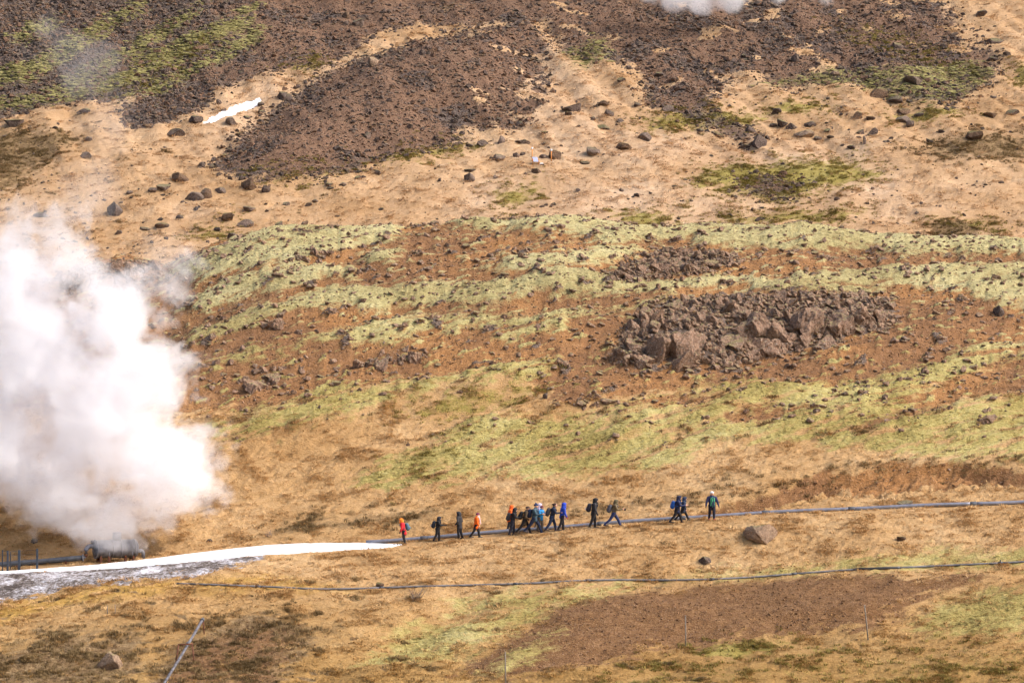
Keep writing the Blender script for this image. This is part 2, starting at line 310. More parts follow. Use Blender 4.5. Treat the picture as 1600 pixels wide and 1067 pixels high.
# snow outlines keep the ground under them smooth
SNOWP = {'path': ([(-420, 925), (-420, 918), (0, 892), (140, 883), (215, 876), (330, 862), (400, 854), (470, 849), (560, 849), (632, 851), (600, 857), (540, 860), (460, 865), (380, 870), (300, 878), (200, 887), (100, 893), (0, 898)], 'near'),
         'slope': ([(312, 196), (325, 186), (345, 177), (372, 164), (385, 159), (410, 155), (404, 164), (388, 173), (362, 182), (345, 187), (330, 194)], 'far')}
SN = {}
SNOWM = zeros()
for k_ in SNOWP:
    d, sl = sdf(*SNOWP[k_]); SN[k_] = (d, sl); SNOWM[sl] = np.maximum(SNOWM[sl], sstep(-0.3, 0.2, d))
MOSS *= 1-ROCK; DIRT *= 1-ROCK*0.5
GRASS = np.clip(1-np.maximum.reduce([MOSS, DIRT, SCREE, ROCK, FROST, GREEN, HEATH]), 0, 1)
# level pad under the tank
_tx, _ty = (181-800)*K*198.4, 198.4
pad_w = sstep(3.6, 2.2, np.hypot(XX-_tx, (YY-_ty)*1.2)); ZZ = ZZ*(1-pad_w)+z_of(880.0, 198.4)*pad_w
# relief of each kind of cover
near_k = 1.0
def ridge(x, y, o, sd): return 0.45-np.abs(fbm(x, y, o, sd))
GU = XX*0.80+YY*0.60; GV = -0.60*XX+0.80*YY                      # lie of the combed dry grass
tus = fbm(XX/2.4, YY/1.5, 3, 111)*0.16 + ridge(GU/1.2, GV/0.5, 3, 115)*0.21 + ridge(GU/0.5, GV/0.24, 2, 116)*0.10
tus_far = fbm(XX/4.5, YY/3.0, 3, 113)*0.34 + ridge(GU/2.2, GV/1.1, 3, 117)*0.27 + ridge(GU/0.9, GV/0.5, 2, 118)*0.14
tusm = np.where(YY < 255, tus, tus_far)
mos = ridge(TU/1.9, TV/0.5, 3, 121)*0.30 + ridge(TU/0.7, TV/0.22, 2, 125)*0.15 + fbm(TU/3.0, TV/1.2, 2, 127)*0.12
gra = fbm(XX/0.6, YY/0.5, 3, 131)*0.06
scr = fbm(XX/3.0, YY/2.2, 4, 141)*0.26 + np.abs(fbm(XX/0.9, YY/0.8, 2, 145))*0.12
rok = np.abs(fbm(XX/1.3, YY/1.0, 4, 151))*0.55
hea = np.abs(fbm(XX/0.7, YY/0.6, 3, 161))*0.22
flat = (1-0.85*np.exp(-((YY-196.5)/1.6)**2))*(1-SNOWM)
ZZ += flat*(tusm*np.maximum(GRASS, GREEN*0.7) + mos*MOSS + gra*DIRT + scr*SCREE + rok*ROCK + hea*np.maximum(HEATH, FROST*0.8)) * sstep(150, 168, YY)*(1-sstep(380, 420, YY))

# ------------------------------------------------------------------ materials
def mat(name):
    m = bpy.data.materials.new(name); m.use_nodes = True
    return m, m.node_tree.nodes, m.node_tree.links, m.node_tree.nodes['Principled BSDF']
class NB:
    """small helper for shader node trees"""
    def __init__(s, name):
        s.m, s.n, s.l, s.p = mat(name); s.p.inputs['Specular IOR Level'].default_value = 0.2; s.p.inputs['Roughness'].default_value = 0.95
        s.geo = s.n.new('ShaderNodeNewGeometry')
    def put(s, sock, v):
        if hasattr(v, 'is_linked'): s.l.new(v, sock)
        elif isinstance(v, (tuple, list)) and len(v) == 3 and sock.type == 'RGBA': sock.default_value = (*v, 1)
        else: sock.default_value = v
    def mapped(s, scale=(1, 1, 1), rot=(0, 0, 0), src=None):
        n = s.n.new('ShaderNodeMapping'); s.l.new(src or s.geo.outputs['Position'], n.inputs[0]); n.inputs['Scale'].default_value = scale; n.inputs['Rotation'].default_value = rot
        return n.outputs[0]
    def noise(s, scale, detail=3, rough=0.55, vec=None, dist=0.0):
        n = s.n.new('ShaderNodeTexNoise'); s.l.new(vec or s.geo.outputs['Position'], n.inputs['Vector'])
        n.inputs['Scale'].default_value = scale; n.inputs['Detail'].default_value = detail; n.inputs['Roughness'].default_value = rough; n.inputs['Distortion'].default_value = dist
        return n.outputs['Fac']
    def math(s, op, a, b=0.0, clamp=False):
        n = s.n.new('ShaderNodeMath'); n.operation = op; n.use_clamp = clamp; s.put(n.inputs[0], a); s.put(n.inputs[1], b); return n.outputs[0]
    def mix(s, f, a, b, mode='MIX'):
        n = s.n.new('ShaderNodeMix'); n.data_type = 'RGBA'; n.blend_type = mode; s.put(n.inputs[0], f); s.put(n.inputs[6], a); s.put(n.inputs[7], b); return n.outputs[2]
    def ramp(s, f, stops):
        n = s.n.new('ShaderNodeValToRGB'); e = n.color_ramp.elements
        while len(e) < len(stops): e.new(0.5)
        for q, (p, c) in zip(e, stops): q.position = p; q.color = (*c, 1)
        s.l.new(f, n.inputs[0]); return n.outputs[0]
    def rng(s, v, a, b, c=0.0, d=1.0):
        n = s.n.new('ShaderNodeMapRange'); s.put(n.inputs[0], v); n.inputs[1].default_value = a; n.inputs[2].default_value = b; n.inputs[3].default_value = c; n.inputs[4].default_value = d; return n.outputs[0]
    def attr(s, name, typ='GEOMETRY'):
        n = s.n.new('ShaderNodeAttribute'); n.attribute_name = name; n.attribute_type = typ; return n
    def sep(s, v):
        n = s.n.new('ShaderNodeSeparateXYZ'); s.l.new(v, n.inputs[0]); return n.outputs
    def sepc(s, v):
        n = s.n.new('ShaderNodeSeparateColor'); s.l.new(v, n.inputs[0]); return n.outputs
    def bump(s, h, strength, dist):
        n = s.n.new('ShaderNodeBump'); s.l.new(h, n.inputs['Height']); n.inputs['Strength'].default_value = strength; n.inputs['Distance'].default_value = dist
        s.l.new(n.outputs[0], s.p.inputs['Normal'])
    def base(s, c): s.put(s.p.inputs['Base Color'], c)
    def fbmv(s):
        """shared mottling of the ground cover: broad, middle, fine"""
        a = s.noise(0.13, 3, 0.6); b = s.noise(1.3, 4, 0.65, s.mapped((0.4, 1, 1), (0, 0, -0.5))); c = s.noise(8.0, 4, 0.85, s.mapped((0.4, 1, 1), (0, 0, -0.6)))
        v = s.math('ADD', s.math('MULTIPLY', a, 0.34), s.math('ADD', s.math('MULTIPLY', b, 0.20), s.math('MULTIPLY', c, 0.46)))
        return v
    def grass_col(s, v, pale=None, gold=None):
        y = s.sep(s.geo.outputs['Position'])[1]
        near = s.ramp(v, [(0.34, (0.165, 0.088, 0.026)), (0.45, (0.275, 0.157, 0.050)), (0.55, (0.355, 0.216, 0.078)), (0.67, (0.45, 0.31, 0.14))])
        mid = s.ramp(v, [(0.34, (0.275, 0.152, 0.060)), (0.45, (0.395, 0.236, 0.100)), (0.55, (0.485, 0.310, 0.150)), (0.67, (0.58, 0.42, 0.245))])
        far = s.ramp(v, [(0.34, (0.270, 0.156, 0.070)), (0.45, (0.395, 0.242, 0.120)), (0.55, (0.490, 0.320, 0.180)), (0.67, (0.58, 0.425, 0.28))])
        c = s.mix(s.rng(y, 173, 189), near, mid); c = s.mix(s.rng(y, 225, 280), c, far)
        if pale is not None: c = s.mix(s.math('MULTIPLY', pale, 0.75), c, s.ramp(v, [(0.34, (0.33, 0.20, 0.105)), (0.48, (0.51, 0.345, 0.215)), (0.64, (0.66, 0.51, 0.38))]))
        return c
    def moss_col(s, v):
        y = s.sep(s.geo.outputs['Position'])[1]
        lo = s.ramp(v, [(0.39, (0.11, 0.076, 0.024)), (0.45, (0.258, 0.204, 0.062)), (0.53, (0.390, 0.328, 0.122)), (0.64, (0.51, 0.445, 0.215))])
        hi = s.ramp(v, [(0.38, (0.17, 0.134, 0.066)), (0.45, (0.315, 0.266, 0.120)), (0.53, (0.420, 0.366, 0.182)), (0.64, (0.52, 0.468, 0.275))])
        fa = s.ramp(v, [(0.38, (0.08, 0.064, 0.026)), (0.50, (0.215, 0.190, 0.070)), (0.64, (0.35, 0.315, 0.138))])
        return s.mix(s.rng(y, 255, 300), s.mix(s.rng(y, 214, 228), lo, hi), fa)
    def rock_col(s, v, warm=0.5):
        c = s.ramp(v, [(0.30, (0.045, 0.034, 0.030)), (0.48, (0.115, 0.085, 0.070)), (0.62, (0.19, 0.145, 0.120)), (0.75, (0.27, 0.22, 0.19))])
        return c

def ground_material():
    s = NB('ground_cover'); v = s.fbmv()
    A = s.attr('cover_a'); B = s.attr('cover_b'); C = s.attr('cover_c')
    mo, di, sc = s.sepc(A.outputs['Color'])[0:3]; gn_ = A.outputs['Alpha']
    fr, he, ro = s.sepc(B.outputs['Color'])[0:3]; pa = B.outputs['Alpha']
    fine = s.noise(7.0, 3, 0.65); mid = s.noise(1.6, 4, 0.65); grit = s.noise(14.0, 2, 0.7)
    v2 = s.math('ADD', s.math('MULTIPLY', fine, 0.5), s.math('MULTIPLY', mid, 0.5))
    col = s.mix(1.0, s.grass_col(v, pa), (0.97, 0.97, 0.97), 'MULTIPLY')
    gold = s.sepc(C.outputs['Color'])[0]
    col = s.mix(s.math('MULTIPLY', gold, 0.8), col, s.ramp(v, [(0.36, (0.20, 0.11, 0.02)), (0.5, (0.42, 0.25, 0.055)), (0.66, (0.55, 0.36, 0.12))]))
    def edge(m): return s.rng(s.math('ADD', m, s.math('MULTIPLY', s.math('SUBTRACT', v2, 0.5), 1.1)), 0.35, 0.62)
    green = s.ramp(v, [(0.36, (0.12, 0.085, 0.020)), (0.5, (0.27, 0.215, 0.055)), (0.66, (0.42, 0.35, 0.13))])
    col = s.mix(edge(gn_), col, green)
    heath = s.ramp(v2, [(0.36, (0.075, 0.042, 0.020)), (0.5, (0.19, 0.118, 0.055)), (0.64, (0.36, 0.255, 0.135))])
    col = s.mix(edge(he), col, heath)
    dirt = s.ramp(v2, [(0.34, (0.10, 0.050, 0.024)), (0.46, (0.195, 0.097, 0.043)), (0.58, (0.26, 0.133, 0.059)), (0.70, (0.34, 0.205, 0.11))])
    orange = s.ramp(v2, [(0.36, (0.17, 0.084, 0.036)), (0.5, (0.305, 0.150, 0.056)), (0.66, (0.40, 0.225, 0.10))])
    dirt = s.mix(s.rng(s.noise(0.13, 3), 0.46, 0.58), dirt, orange)
    yy = s.sep(s.geo.outputs['Position'])[1]
    dfar = s.ramp(v2, [(0.34, (0.080, 0.047, 0.031)), (0.46, (0.145, 0.083, 0.052)), (0.58, (0.195, 0.115, 0.072)), (0.70, (0.28, 0.185, 0.125))])
    dirt = s.mix(s.rng(yy, 255, 262), dirt, dfar)
    dnear = s.ramp(v2, [(0.34, (0.085, 0.043, 0.019)), (0.5, (0.172, 0.087, 0.035)), (0.66, (0.27, 0.155, 0.075))])
    dirt = s.mix(s.rng(yy, 203, 196), dirt, dnear)
    scree = s.ramp(v2, [(0.34, (0.045, 0.036, 0.033)), (0.47, (0.100, 0.076, 0.066)), (0.58, (0.150, 0.112, 0.093)), (0.72, (0.25, 0.20, 0.17))])
    col = s.mix(edge(sc), col, scree); 
    dirt = s.mix(s.rng(grit, 0.64, 0.72), dirt, (0.42, 0.33, 0.27))
    col = s.mix(edge(di), col, dirt)
    mfac = s.rng(s.math('ADD', mo, s.math('MULTIPLY', s.math('SUBTRACT', v2, 0.5), 1.5)), 0.18, 0.80)
    col = s.mix(mfac, col, s.moss_col(v))
    col = s.mix(edge(ro), col, s.rock_col(v2))
    ice = s.ramp(s.math('ADD', s.math('MULTIPLY', s.noise(4.2, 4, 0.8, s.mapped((0.75, 1, 1))), 0.6), s.math('MULTIPLY', s.noise(0.5, 3), 0.4)), [(0.41, (0.07, 0.055, 0.05)), (0.47, (0.17, 0.14, 0.12)), (0.53, (0.38, 0.36, 0.38)), (0.62, (0.74, 0.74, 0.80))])
    col = s.mix(edge(fr), col, ice)
    s.base(col)
    h = s.math('ADD', s.math('MULTIPLY', fine, 0.6), s.math('MULTIPLY', grit, 0.4))
    fib = s.noise(9.0, 3, 0.7, s.mapped((0.45, 1, 1), (0, 0, -0.64)))
    h = s.math('ADD', s.math('MULTIPLY', h, 0.6), s.math('MULTIPLY', fib, 0.6))
    s.bump(h, 0.9, 0.20)
    return s.m
GROUND = ground_material()

def simple(name, col, rough=0.8, metal=0.0, var=0.15, scale=8.0, bump=0.0, spec=0.3):
    s = NB(name); v = s.noise(scale, 3, 0.6)
    a = tuple(c*(1-var) for c in col); b = tuple(min(1, c*(1+var)) for c in col)
    s.base(s.mix(s.rng(v, 0.35, 0.65), a, b)); s.p.inputs['Roughness'].default_value = rough; s.p.inputs['Metallic'].default_value = metal; s.p.inputs['Specular IOR Level'].default_value = spec
    if bump: s.bump(v, bump, 0.03)
    return s.m

# ------------------------------------------------------------------ helpers for objects
def tag(o, label=None, cat=None, group=None, kind=None):
    if label: o['label'] = label
    if cat: o['category'] = cat
    if group: o['group'] = group
    if kind: o['kind'] = kind
    return o
def link(name, mesh, m=None, parent=None):
    o = bpy.data.objects.new(name, mesh); COL.objects.link(o)
    if m is not None and not mesh.materials: mesh.materials.append(m)
    if parent is not None: o.parent = parent
    return o
def empty(name, loc, rz=0.0):
    o = bpy.data.objects.new(name, None); COL.objects.link(o); o.location = loc; o.rotation_euler = (0, 0, rz); o.empty_display_size = 0.3
    return o
def mesh_np(name, verts, faces, smooth=True):
    me = bpy.data.meshes.new(name)
    verts = np.asarray(verts, np.float32); faces = np.asarray(faces, np.int32); k = faces.shape[1]
    me.vertices.add(len(verts)); me.vertices.foreach_set('co', verts.ravel())
    me.loops.add(faces.size); me.loops.foreach_set('vertex_index', faces.ravel())
    me.polygons.add(len(faces)); me.polygons.foreach_set('loop_start', np.arange(0, faces.size, k, dtype=np.int32))
    me.polygons.foreach_set('use_smooth', np.full(len(faces), smooth)); me.update(calc_edges=True)
    return me
class MB:
    """collects tubes, boxes and lathes; build() links them as one mesh"""
    def __init__(s): s.bm = bmesh.new()
    def tube(s, pts, r, n=8, caps=True):
        pts = [Vector(p) for p in pts]; rs = r if isinstance(r, (list, tuple)) else [r]*len(pts)
        rings = []; up = Vector((0, 0, 1))
        for i, p in enumerate(pts):
            t = (pts[min(i+1, len(pts)-1)]-pts[max(i-1, 0)]).normalized()
            a = t.cross(up); 
            if a.length < 1e-3: a = t.cross(Vector((1, 0, 0)))
            a.normalize(); b = a.cross(t)
            rings.append([s.bm.verts.new(p+(a*math.cos(2*math.pi*k/n)+b*math.sin(2*math.pi*k/n))*rs[i]) for k in range(n)])
        for i in range(len(rings)-1):
            for k in range(n):
                f = s.bm.faces.new((rings[i][k], rings[i][(k+1) % n], rings[i+1][(k+1) % n], rings[i+1][k])); f.smooth = n > 5
        if caps:
            s.bm.faces.new(rings[0][::-1]); s.bm.faces.new(rings[-1])
        return s
    def box(s, c, size, rot=None, bevel=0.0):
        M = Matrix.Translation(Vector(c)) @ ((rot or Euler((0, 0, 0))).to_matrix().to_4x4()) @ Matrix.Diagonal((*size, 1))
        r = bmesh.ops.create_cube(s.bm, size=1.0, matrix=M)
        if bevel:
            ed = list({e for v in r['verts'] for e in v.link_edges}); bmesh.ops.bevel(s.bm, geom=ed, offset=bevel, segments=2, affect='EDGES')
        return s
    def ball(s, c, r, sub=2, scale=(1, 1, 1)):
        bmesh.ops.create_icosphere(s.bm, subdivisions=sub, radius=r, matrix=Matrix.Translation(Vector(c)) @ Matrix.Diagonal((*scale, 1))); return s
    def mesh(s, name):
        bmesh.ops.recalc_face_normals(s.bm, faces=s.bm.faces)
        me = bpy.data.meshes.new(name); s.bm.to_mesh(me); s.bm.free(); return me
    def build(s, name, m, parent=None): return link(name, s.mesh(name), m, parent)

# ------------------------------------------------------------------ the land as a mesh
idx = np.arange(NR*NC, dtype=np.int32).reshape(NR, NC)
faces = np.stack([idx[:-1, :-1], idx[:-1, 1:], idx[1:, 1:], idx[1:, :-1]], -1).reshape(-1, 4)
me = mesh_np('hillside', np.stack([XX, YY, ZZ], -1).reshape(-1, 3), faces)
for nm, chans in (('cover_a', (MOSS, DIRT, SCREE, GREEN)), ('cover_b', (FROST, HEATH, ROCK, PALE)), ('cover_c', (GOLDM, GOLDM, GOLDM, GOLDM))):
    at_ = me.attributes.new(nm, 'FLOAT_COLOR', 'POINT'); at_.data.foreach_set('color', np.stack(chans, -1).astype(np.float32).ravel())
land = link('hillside', me, GROUND); tag(land, 'hillside of dry tan grass, pale moss, brown earth and dark scree', 'hillside', kind='structure')
# the slope the camera stands on, and the valley floor between
gx, gy = np.meshgrid(np.linspace(-150, 150, 61), np.linspace(-80, 141.5, 60))
gz = np.interp(gy, [-80, -20, 0, 25, 60, 100, 141.5], [3, -1.2, -1.75, -8, -19, -25, -22.1]) + 0.5*fbm(gx/15, gy/15, 3, 5)*sstep(5, 30, np.abs(gy))
ii = np.arange(gx.size, dtype=np.int32).reshape(gx.shape)
me = mesh_np('valley_floor', np.stack([gx, gy, gz], -1).reshape(-1, 3), np.stack([ii[:-1, :-1], ii[:-1, 1:], ii[1:, 1:], ii[1:, :-1]], -1).reshape(-1, 4))
tag(link('valley_floor', me, GROUND), 'grassy valley floor in front of the hillside', 'ground', kind='structure')

# snow lying on the ground
s = NB('snow'); v = s.noise(2.0, 4, 0.6); s.base(s.mix(s.rng(v, 0.3, 0.7), (0.80, 0.82, 0.86), (0.90, 0.91, 0.93))); s.p.inputs['Roughness'].default_value = 0.6; s.bump(v, 0.3, 0.06); SNOW = s.m
def snow(key, thick, label):
    d, (si, sj) = SN[key]
    n = 0.35*WARP2[si, sj]+0.2*WARP1[si, sj]
    dd = d+n*(0.45 if key == 'path' else 0.9)
    if key == 'path': dd = dd-0.55*sstep(210, 40, PX[None, sj])*(0.6+1.2*np.abs(WARP1[si, sj]))
    top = ZZ[si, sj] + thick*np.clip(np.sqrt(np.clip(dd, 0, None)/0.8), 0, 1) - 0.12*(dd <= 0) + 0.008
    keep = (dd[:-1, :-1] > 0) | (dd[1:, :-1] > 0) | (dd[:-1, 1:] > 0) | (dd[1:, 1:] > 0)
    k = np.arange(dd.size, dtype=np.int32).reshape(dd.shape)
    f = np.stack([k[:-1, :-1], k[:-1, 1:], k[1:, 1:], k[1:, :-1]], -1)[keep]
    used, inv = np.unique(f, return_inverse=True)
    vv = np.stack([XX[si, sj], YY[si, sj], top], -1).reshape(-1, 3)[used]
    o = link('snow_patch', mesh_np('snow_patch', vv, inv.reshape(-1, 4)), SNOW); tag(o, label, 'snow')
snow('path', 0.14, 'long white snow strip along the path beside the steaming tank')
snow('slope', 0.16, 'small white snow patch high on the slope left of the scree mound')

# ------------------------------------------------------------------ rocks
def rock_mesh(name, seed, sub, cuts, rough, flat=0.75):
    r = np.random.default_rng(seed)
    bm = bmesh.new(); bmesh.ops.create_icosphere(bm, subdivisions=sub, radius=1.0)
    V = np.array([v.co[:] for v in bm.verts]); F = np.array([[v.index for v in f.verts] for f in bm.faces]); bm.free()
    for _ in range(cuts):
        n = r.normal(size=3); n /= np.linalg.norm(n); h = r.uniform(0.38, 0.80)
        e = V@n-h; V = np.where((e > 0)[:, None], V-n[None]*e[:, None]*0.94, V)
    nn = fbm(V[:, 0]*1.6+V[:, 2]*1.1+seed, V[:, 1]*1.6-V[:, 2]*0.7, 4, seed)
    V *= (1+rough*nn)[:, None]
    ext = V.max(0)-V.min(0); V = (V-(V.max(0)+V.min(0))/2)/ext; V[:, 2] += 0.5       # unit box, base at z = 0
    return mesh_np(name, V, F, smooth=False)
def rock_material(name, dark, mosstop=0.0, tone=(1, 1, 1), lichen=0.5):
    s = NB(name); tc = s.n.new('ShaderNodeTexCoord')
    p = s.geo.outputs['Position']
    v = s.math('ADD', s.math('MULTIPLY', s.noise(1.2, 4, 0.65), 0.5), s.math('MULTIPLY', s.noise(5.5, 3, 0.7), 0.5))
    c = s.rock_col(v); c = s.mix(1.0, c, tuple(dark*t for t in tone), 'MULTIPLY')
    c = s.mix(s.math('MULTIPLY', s.rng(s.noise(7.5, 4, 0.8), 0.56, 0.64), lichen), c, (0.38, 0.35, 0.30))
    if mosstop:
        nz = s.sep(s.geo.outputs['Normal'])[2]
        f = s.math('MULTIPLY', s.rng(s.math('ADD', nz, s.math('MULTIPLY', s.noise(3.0, 3), 0.6)), 1.02, 1.25), mosstop)
        c = s.mix(f, c, (0.27, 0.26, 0.09))
    s.base(c); s.bump(s.noise(5.0, 5, 0.75), 1.0, 0.25); return s.m
ROCK_DARK = rock_material('basalt_dark', 0.85, 0.5, (1, 0.94, 0.93), 0.4)
ROCK_GREY = rock_material('basalt_grey', 1.25, 0.35, (1, 0.96, 0.94), 0.55)
ROCK_BROWN = rock_material('basalt_brown', 0.95, 0.55, (1.05, 0.86, 0.66), 0.25)
ROCK_TAN = rock_material('boulder_tan', 2.2, 0.45, (1.05, 0.96, 0.80), 0.4)
ROCK_CRAG = rock_material('crag', 2.05, 0.5, (1.0, 0.84, 0.70), 0.85)
BM = {}
for mm in (ROCK_DARK, ROCK_GREY, ROCK_BROWN, ROCK_TAN, ROCK_CRAG):
    BM[mm.name] = []
    for q in range(6):
        r_ = rock_mesh('boulder', 40+q, 3, 16, 0.13); r_.materials.append(mm); BM[mm.name].append(r_)

TANB = []
for q in range(3):
    r_ = rock_mesh('boulder', 90+q, 4, 6, 0.16); r_.materials.append(ROCK_TAN); TANB.append(r_)
def scatter(name, pts, rot, scl, meshes, label, cat):
    """one mass of small pieces that nobody could count"""
    me = bpy.data.meshes.new(name); n = len(pts)
    me.vertices.add(n); me.vertices.foreach_set('co', np.asarray(pts, np.float32).ravel())
    a = me.attributes.new('spin', 'FLOAT_VECTOR', 'POINT'); a.data.foreach_set('vector', np.asarray(rot, np.float32).ravel())
    a = me.attributes.new('size', 'FLOAT_VECTOR', 'POINT'); a.data.foreach_set('vector', np.asarray(scl, np.float32).ravel())
    a = me.attributes.new('pick', 'INT', 'POINT'); a.data.foreach_set('value', RNG.integers(0, len(meshes), n).astype(np.int32))
    o = bpy.data.objects.new(name, me); COL.objects.link(o); tag(o, label, cat, kind='stuff')
    c = bpy.data.collections.new(name+'_pieces')
    for q, m in enumerate(meshes): c.objects.link(bpy.data.objects.new('%s_piece_%02d' % (name, q), m))
    t = bpy.data.node_groups.new(name+'_scatter', 'GeometryNodeTree')
    t.interface.new_socket('Geometry', in_out='INPUT', socket_type='NodeSocketGeometry'); t.interface.new_socket('Geometry', in_out='OUTPUT', socket_type='NodeSocketGeometry')
    N = t.nodes; gi = N.new('NodeGroupInput'); go = N.new('NodeGroupOutput'); ip = N.new('GeometryNodeInstanceOnPoints'); ci = N.new('GeometryNodeCollectionInfo'); mp = N.new('GeometryNodeMeshToPoints')
    ci.inputs['Collection'].default_value = c; ci.inputs['Separate Children'].default_value = True; ci.inputs['Reset Children'].default_value = True
    def na(nm, dt):
        q = N.new('GeometryNodeInputNamedAttribute'); q.data_type = dt; q.inputs['Name'].default_value = nm; return q.outputs['Attribute']
    t.links.new(gi.outputs[0], mp.inputs[0]); t.links.new(mp.outputs[0], ip.inputs['Points']); t.links.new(ci.outputs[0], ip.inputs['Instance']); ip.inputs['Pick Instance'].default_value = True
    t.links.new(na('pick', 'INT'), ip.inputs['Instance Index']); t.links.new(na('size', 'FLOAT_VECTOR'), ip.inputs['Scale'])
    e2 = N.new('FunctionNodeEulerToRotation'); t.links.new(na('spin', 'FLOAT_VECTOR'), e2.inputs[0]); t.links.new(e2.outputs[0], ip.inputs['Rotation'])
    t.links.new(ip.outputs[0], go.inputs[0])
    md = o.modifiers.new('scatter', 'NODES'); md.node_group = t
    return o
# which ground the photograph can see
ROWS = row_of(YY, ZZ)
seen = np.minimum.accumulate(ROWS, 0); VIS = (ROWS <= seen+6) & (ROWS > -25) & (ROWS < 1095) & (PX[None, :] > -200) & (PX[None, :] < 1800)
AREA = np.gradient(YS)[:, None]*np.gradient(PX)[None, :]*K*YY
def pick(weight, n):
    w = (weight*AREA*VIS).ravel().astype(np.float64); c = np.cumsum(w); k = np.searchsorted(c, RNG.random(n)*c[-1]); i, j = np.divmod(k, NC)
    i = np.clip(i, 0, NR-2); j = np.clip(j, 0, NC-2); f = RNG.random(n); g = RNG.random(n)
    X = XX[i, j]*(1-f)+XX[i, j+1]*f; Y = YS[i]*(1-g)+YS[i+1]*g; X = X*Y/YS[i]
    Z = (ZZ[i, j]*(1-f)+ZZ[i, j+1]*f)*(1-g)+(ZZ[i+1, j]*(1-f)+ZZ[i+1, j+1]*f)*g
    return np.stack([X, Y, Z], -1), i, j
def u(a, b, n): return RNG.uniform(a, b, n)
# stones of the scree and the gravel on bare earth
stones = {}
for nm, mt in (('dark', rock_material('scree_dark', 0.62, 0.2, (1, 0.93, 0.93), 0.3)), ('grey', rock_material('scree_grey', 1.05, 0.2, (1, 0.92, 0.88), 0.4)), ('brown', rock_material('scree_brown', 1.15, 0.2, (1.05, 0.80, 0.62), 0.25)), ('tan', rock_material('gravel', 1.6, 0.0, (1.05, 0.76, 0.48), 0.25))):
    stones[nm] = []
    for q in range(4):
        r_ = rock_mesh('stone', 70+q, 2, 7, 0.25); r_.materials.append(mt); stones[nm].append(r_)
def stones_on(name, w, n, lo, hi, power, meshes, label):
    p, i, j = pick(w, n); sz = lo*(hi/lo)**(RNG.random(n)**power); p[:, 2] -= 0.3*sz
    sc = np.stack([sz*u(0.8, 1.5, n), sz*u(0.8, 1.3, n), sz*u(0.55, 0.95, n)], -1)
    scatter(name, p, np.stack([u(-0.5, 0.5, n), u(-0.5, 0.5, n), u(0, 6.28, n)], -1), sc, meshes, label, 'stones')
farS = SCREE*(YY > 255)
stones_on('scree_stones', farS*(1-0.92*BROWN)*(1-0.85*MOSS), 68000, 0.10, 0.75, 3.6, stones['dark']+stones['grey']+stones['brown'], 'dark broken stones of the scree on the far slope')
stones_on('scree_stones', (farS*0.5+0.5*BROWN)*(1-0.85*MOSS), 41000, 0.09, 0.50, 3.0, stones['brown']+stones['grey'], 'brown and grey gravel on the far scree')
stones_on('gravel', DIRT*(YY < 255)*(1-MOSS), 41000, 0.035, 0.20, 2.8, stones['tan'], 'small brown and grey stones on the bare earth')
stones_on('rubble', np.clip(ROCK+0.05*DIRT*(YY > 203)+0.04*MOSS*(YY > 208), 0, 1)*(YY > 200)*(YY < 255), 23000, 0.07, 0.55, 2.4, BM['crag'][:4], 'brown rubble lying about the crags')
fringe = sstep(0.02, 0.4, SCREE)*(1-SCREE)*4
stones_on('loose_stones', (GRASS+HEATH+GREEN)*(YY > 285)*(0.12+sstep(0.0, 0.4, fbm(XX/6, YY/5, 3, 171))+fringe), 2600, 0.14, 0.60, 2.2, stones['dark']+stones['grey'], 'small dark stones strewn over the far grass')

# grass tufts, moss cushions, heather
def tuft(seed, blades, h, spread, lean, width):
    r = random.Random(seed); V = []; F = []
    for _ in range(blades):
        a = r.uniform(0, 6.283); d = spread*math.sqrt(r.random())*0.5; bx, by = d*math.cos(a), d*math.sin(a)
        b = a+r.uniform(-0.9, 0.9); hh = h*r.uniform(0.55, 1.0); l = lean*r.uniform(0.4, 1.3); w = width*r.uniform(0.7, 1.2)
        cx, cy_ = -math.sin(b)*w/2, math.cos(b)*w/2; k = len(V)
        mx, my = bx+math.cos(b)*l*0.35, by+math.sin(b)*l*0.35; tx, ty = bx+math.cos(b)*l, by+math.sin(b)*l
        V += [(bx-cx, by-cy_, -0.03), (bx+cx, by+cy_, -0.03), (mx+cx*0.8, my+cy_*0.8, hh*0.7), (mx-cx*0.8, my-cy_*0.8, hh*0.7), (tx, ty, hh*r.uniform(0.55, 1.0))]
        F += [(k, k+1, k+2), (k, k+2, k+3), (k+3, k+2, k+4)]
    return mesh_np('tuft', V, F, smooth=False)
def tuft_mat(name, fn):
    s = NB(name); oi = s.n.new('ShaderNodeObjectInfo'); v = s.fbmv()
    v = s.math('ADD', v, s.math('MULTIPLY', s.math('SUBTRACT', oi.outputs['Random'], 0.5), 0.10))
    s.base(fn(s, v)); s.p.inputs['Roughness'].default_value = 0.8
    return s.m
G_DRY = tuft_mat('dry_grass', lambda s, v: s.mix(1.0, s.grass_col(v), (1.3, 1.32, 1.36), 'MULTIPLY'))
G_PALE = tuft_mat('bleached_grass', lambda s, v: s.mix(1.0, s.grass_col(v, 1.0), (1.25, 1.26, 1.28), 'MULTIPLY'))
G_GREEN = tuft_mat('green_tufts', lambda s, v: s.ramp(v, [(0.36, (0.12, 0.085, 0.020)), (0.5, (0.27, 0.215, 0.055)), (0.66, (0.42, 0.35, 0.13))]))
G_HEATH = tuft_mat('heath_tufts', lambda s, v: s.ramp(v, [(0.36, (0.08, 0.050, 0.022)), (0.5, (0.21, 0.140, 0.062)), (0.64, (0.42, 0.31, 0.165))]))
def tufts(m, n, blades, h, spread, lean, width):
    out = []
    for q in range(n):
        t_ = tuft(200+q, blades, h, spread, lean, width); t_.materials.append(m); out.append(t_)
    return out
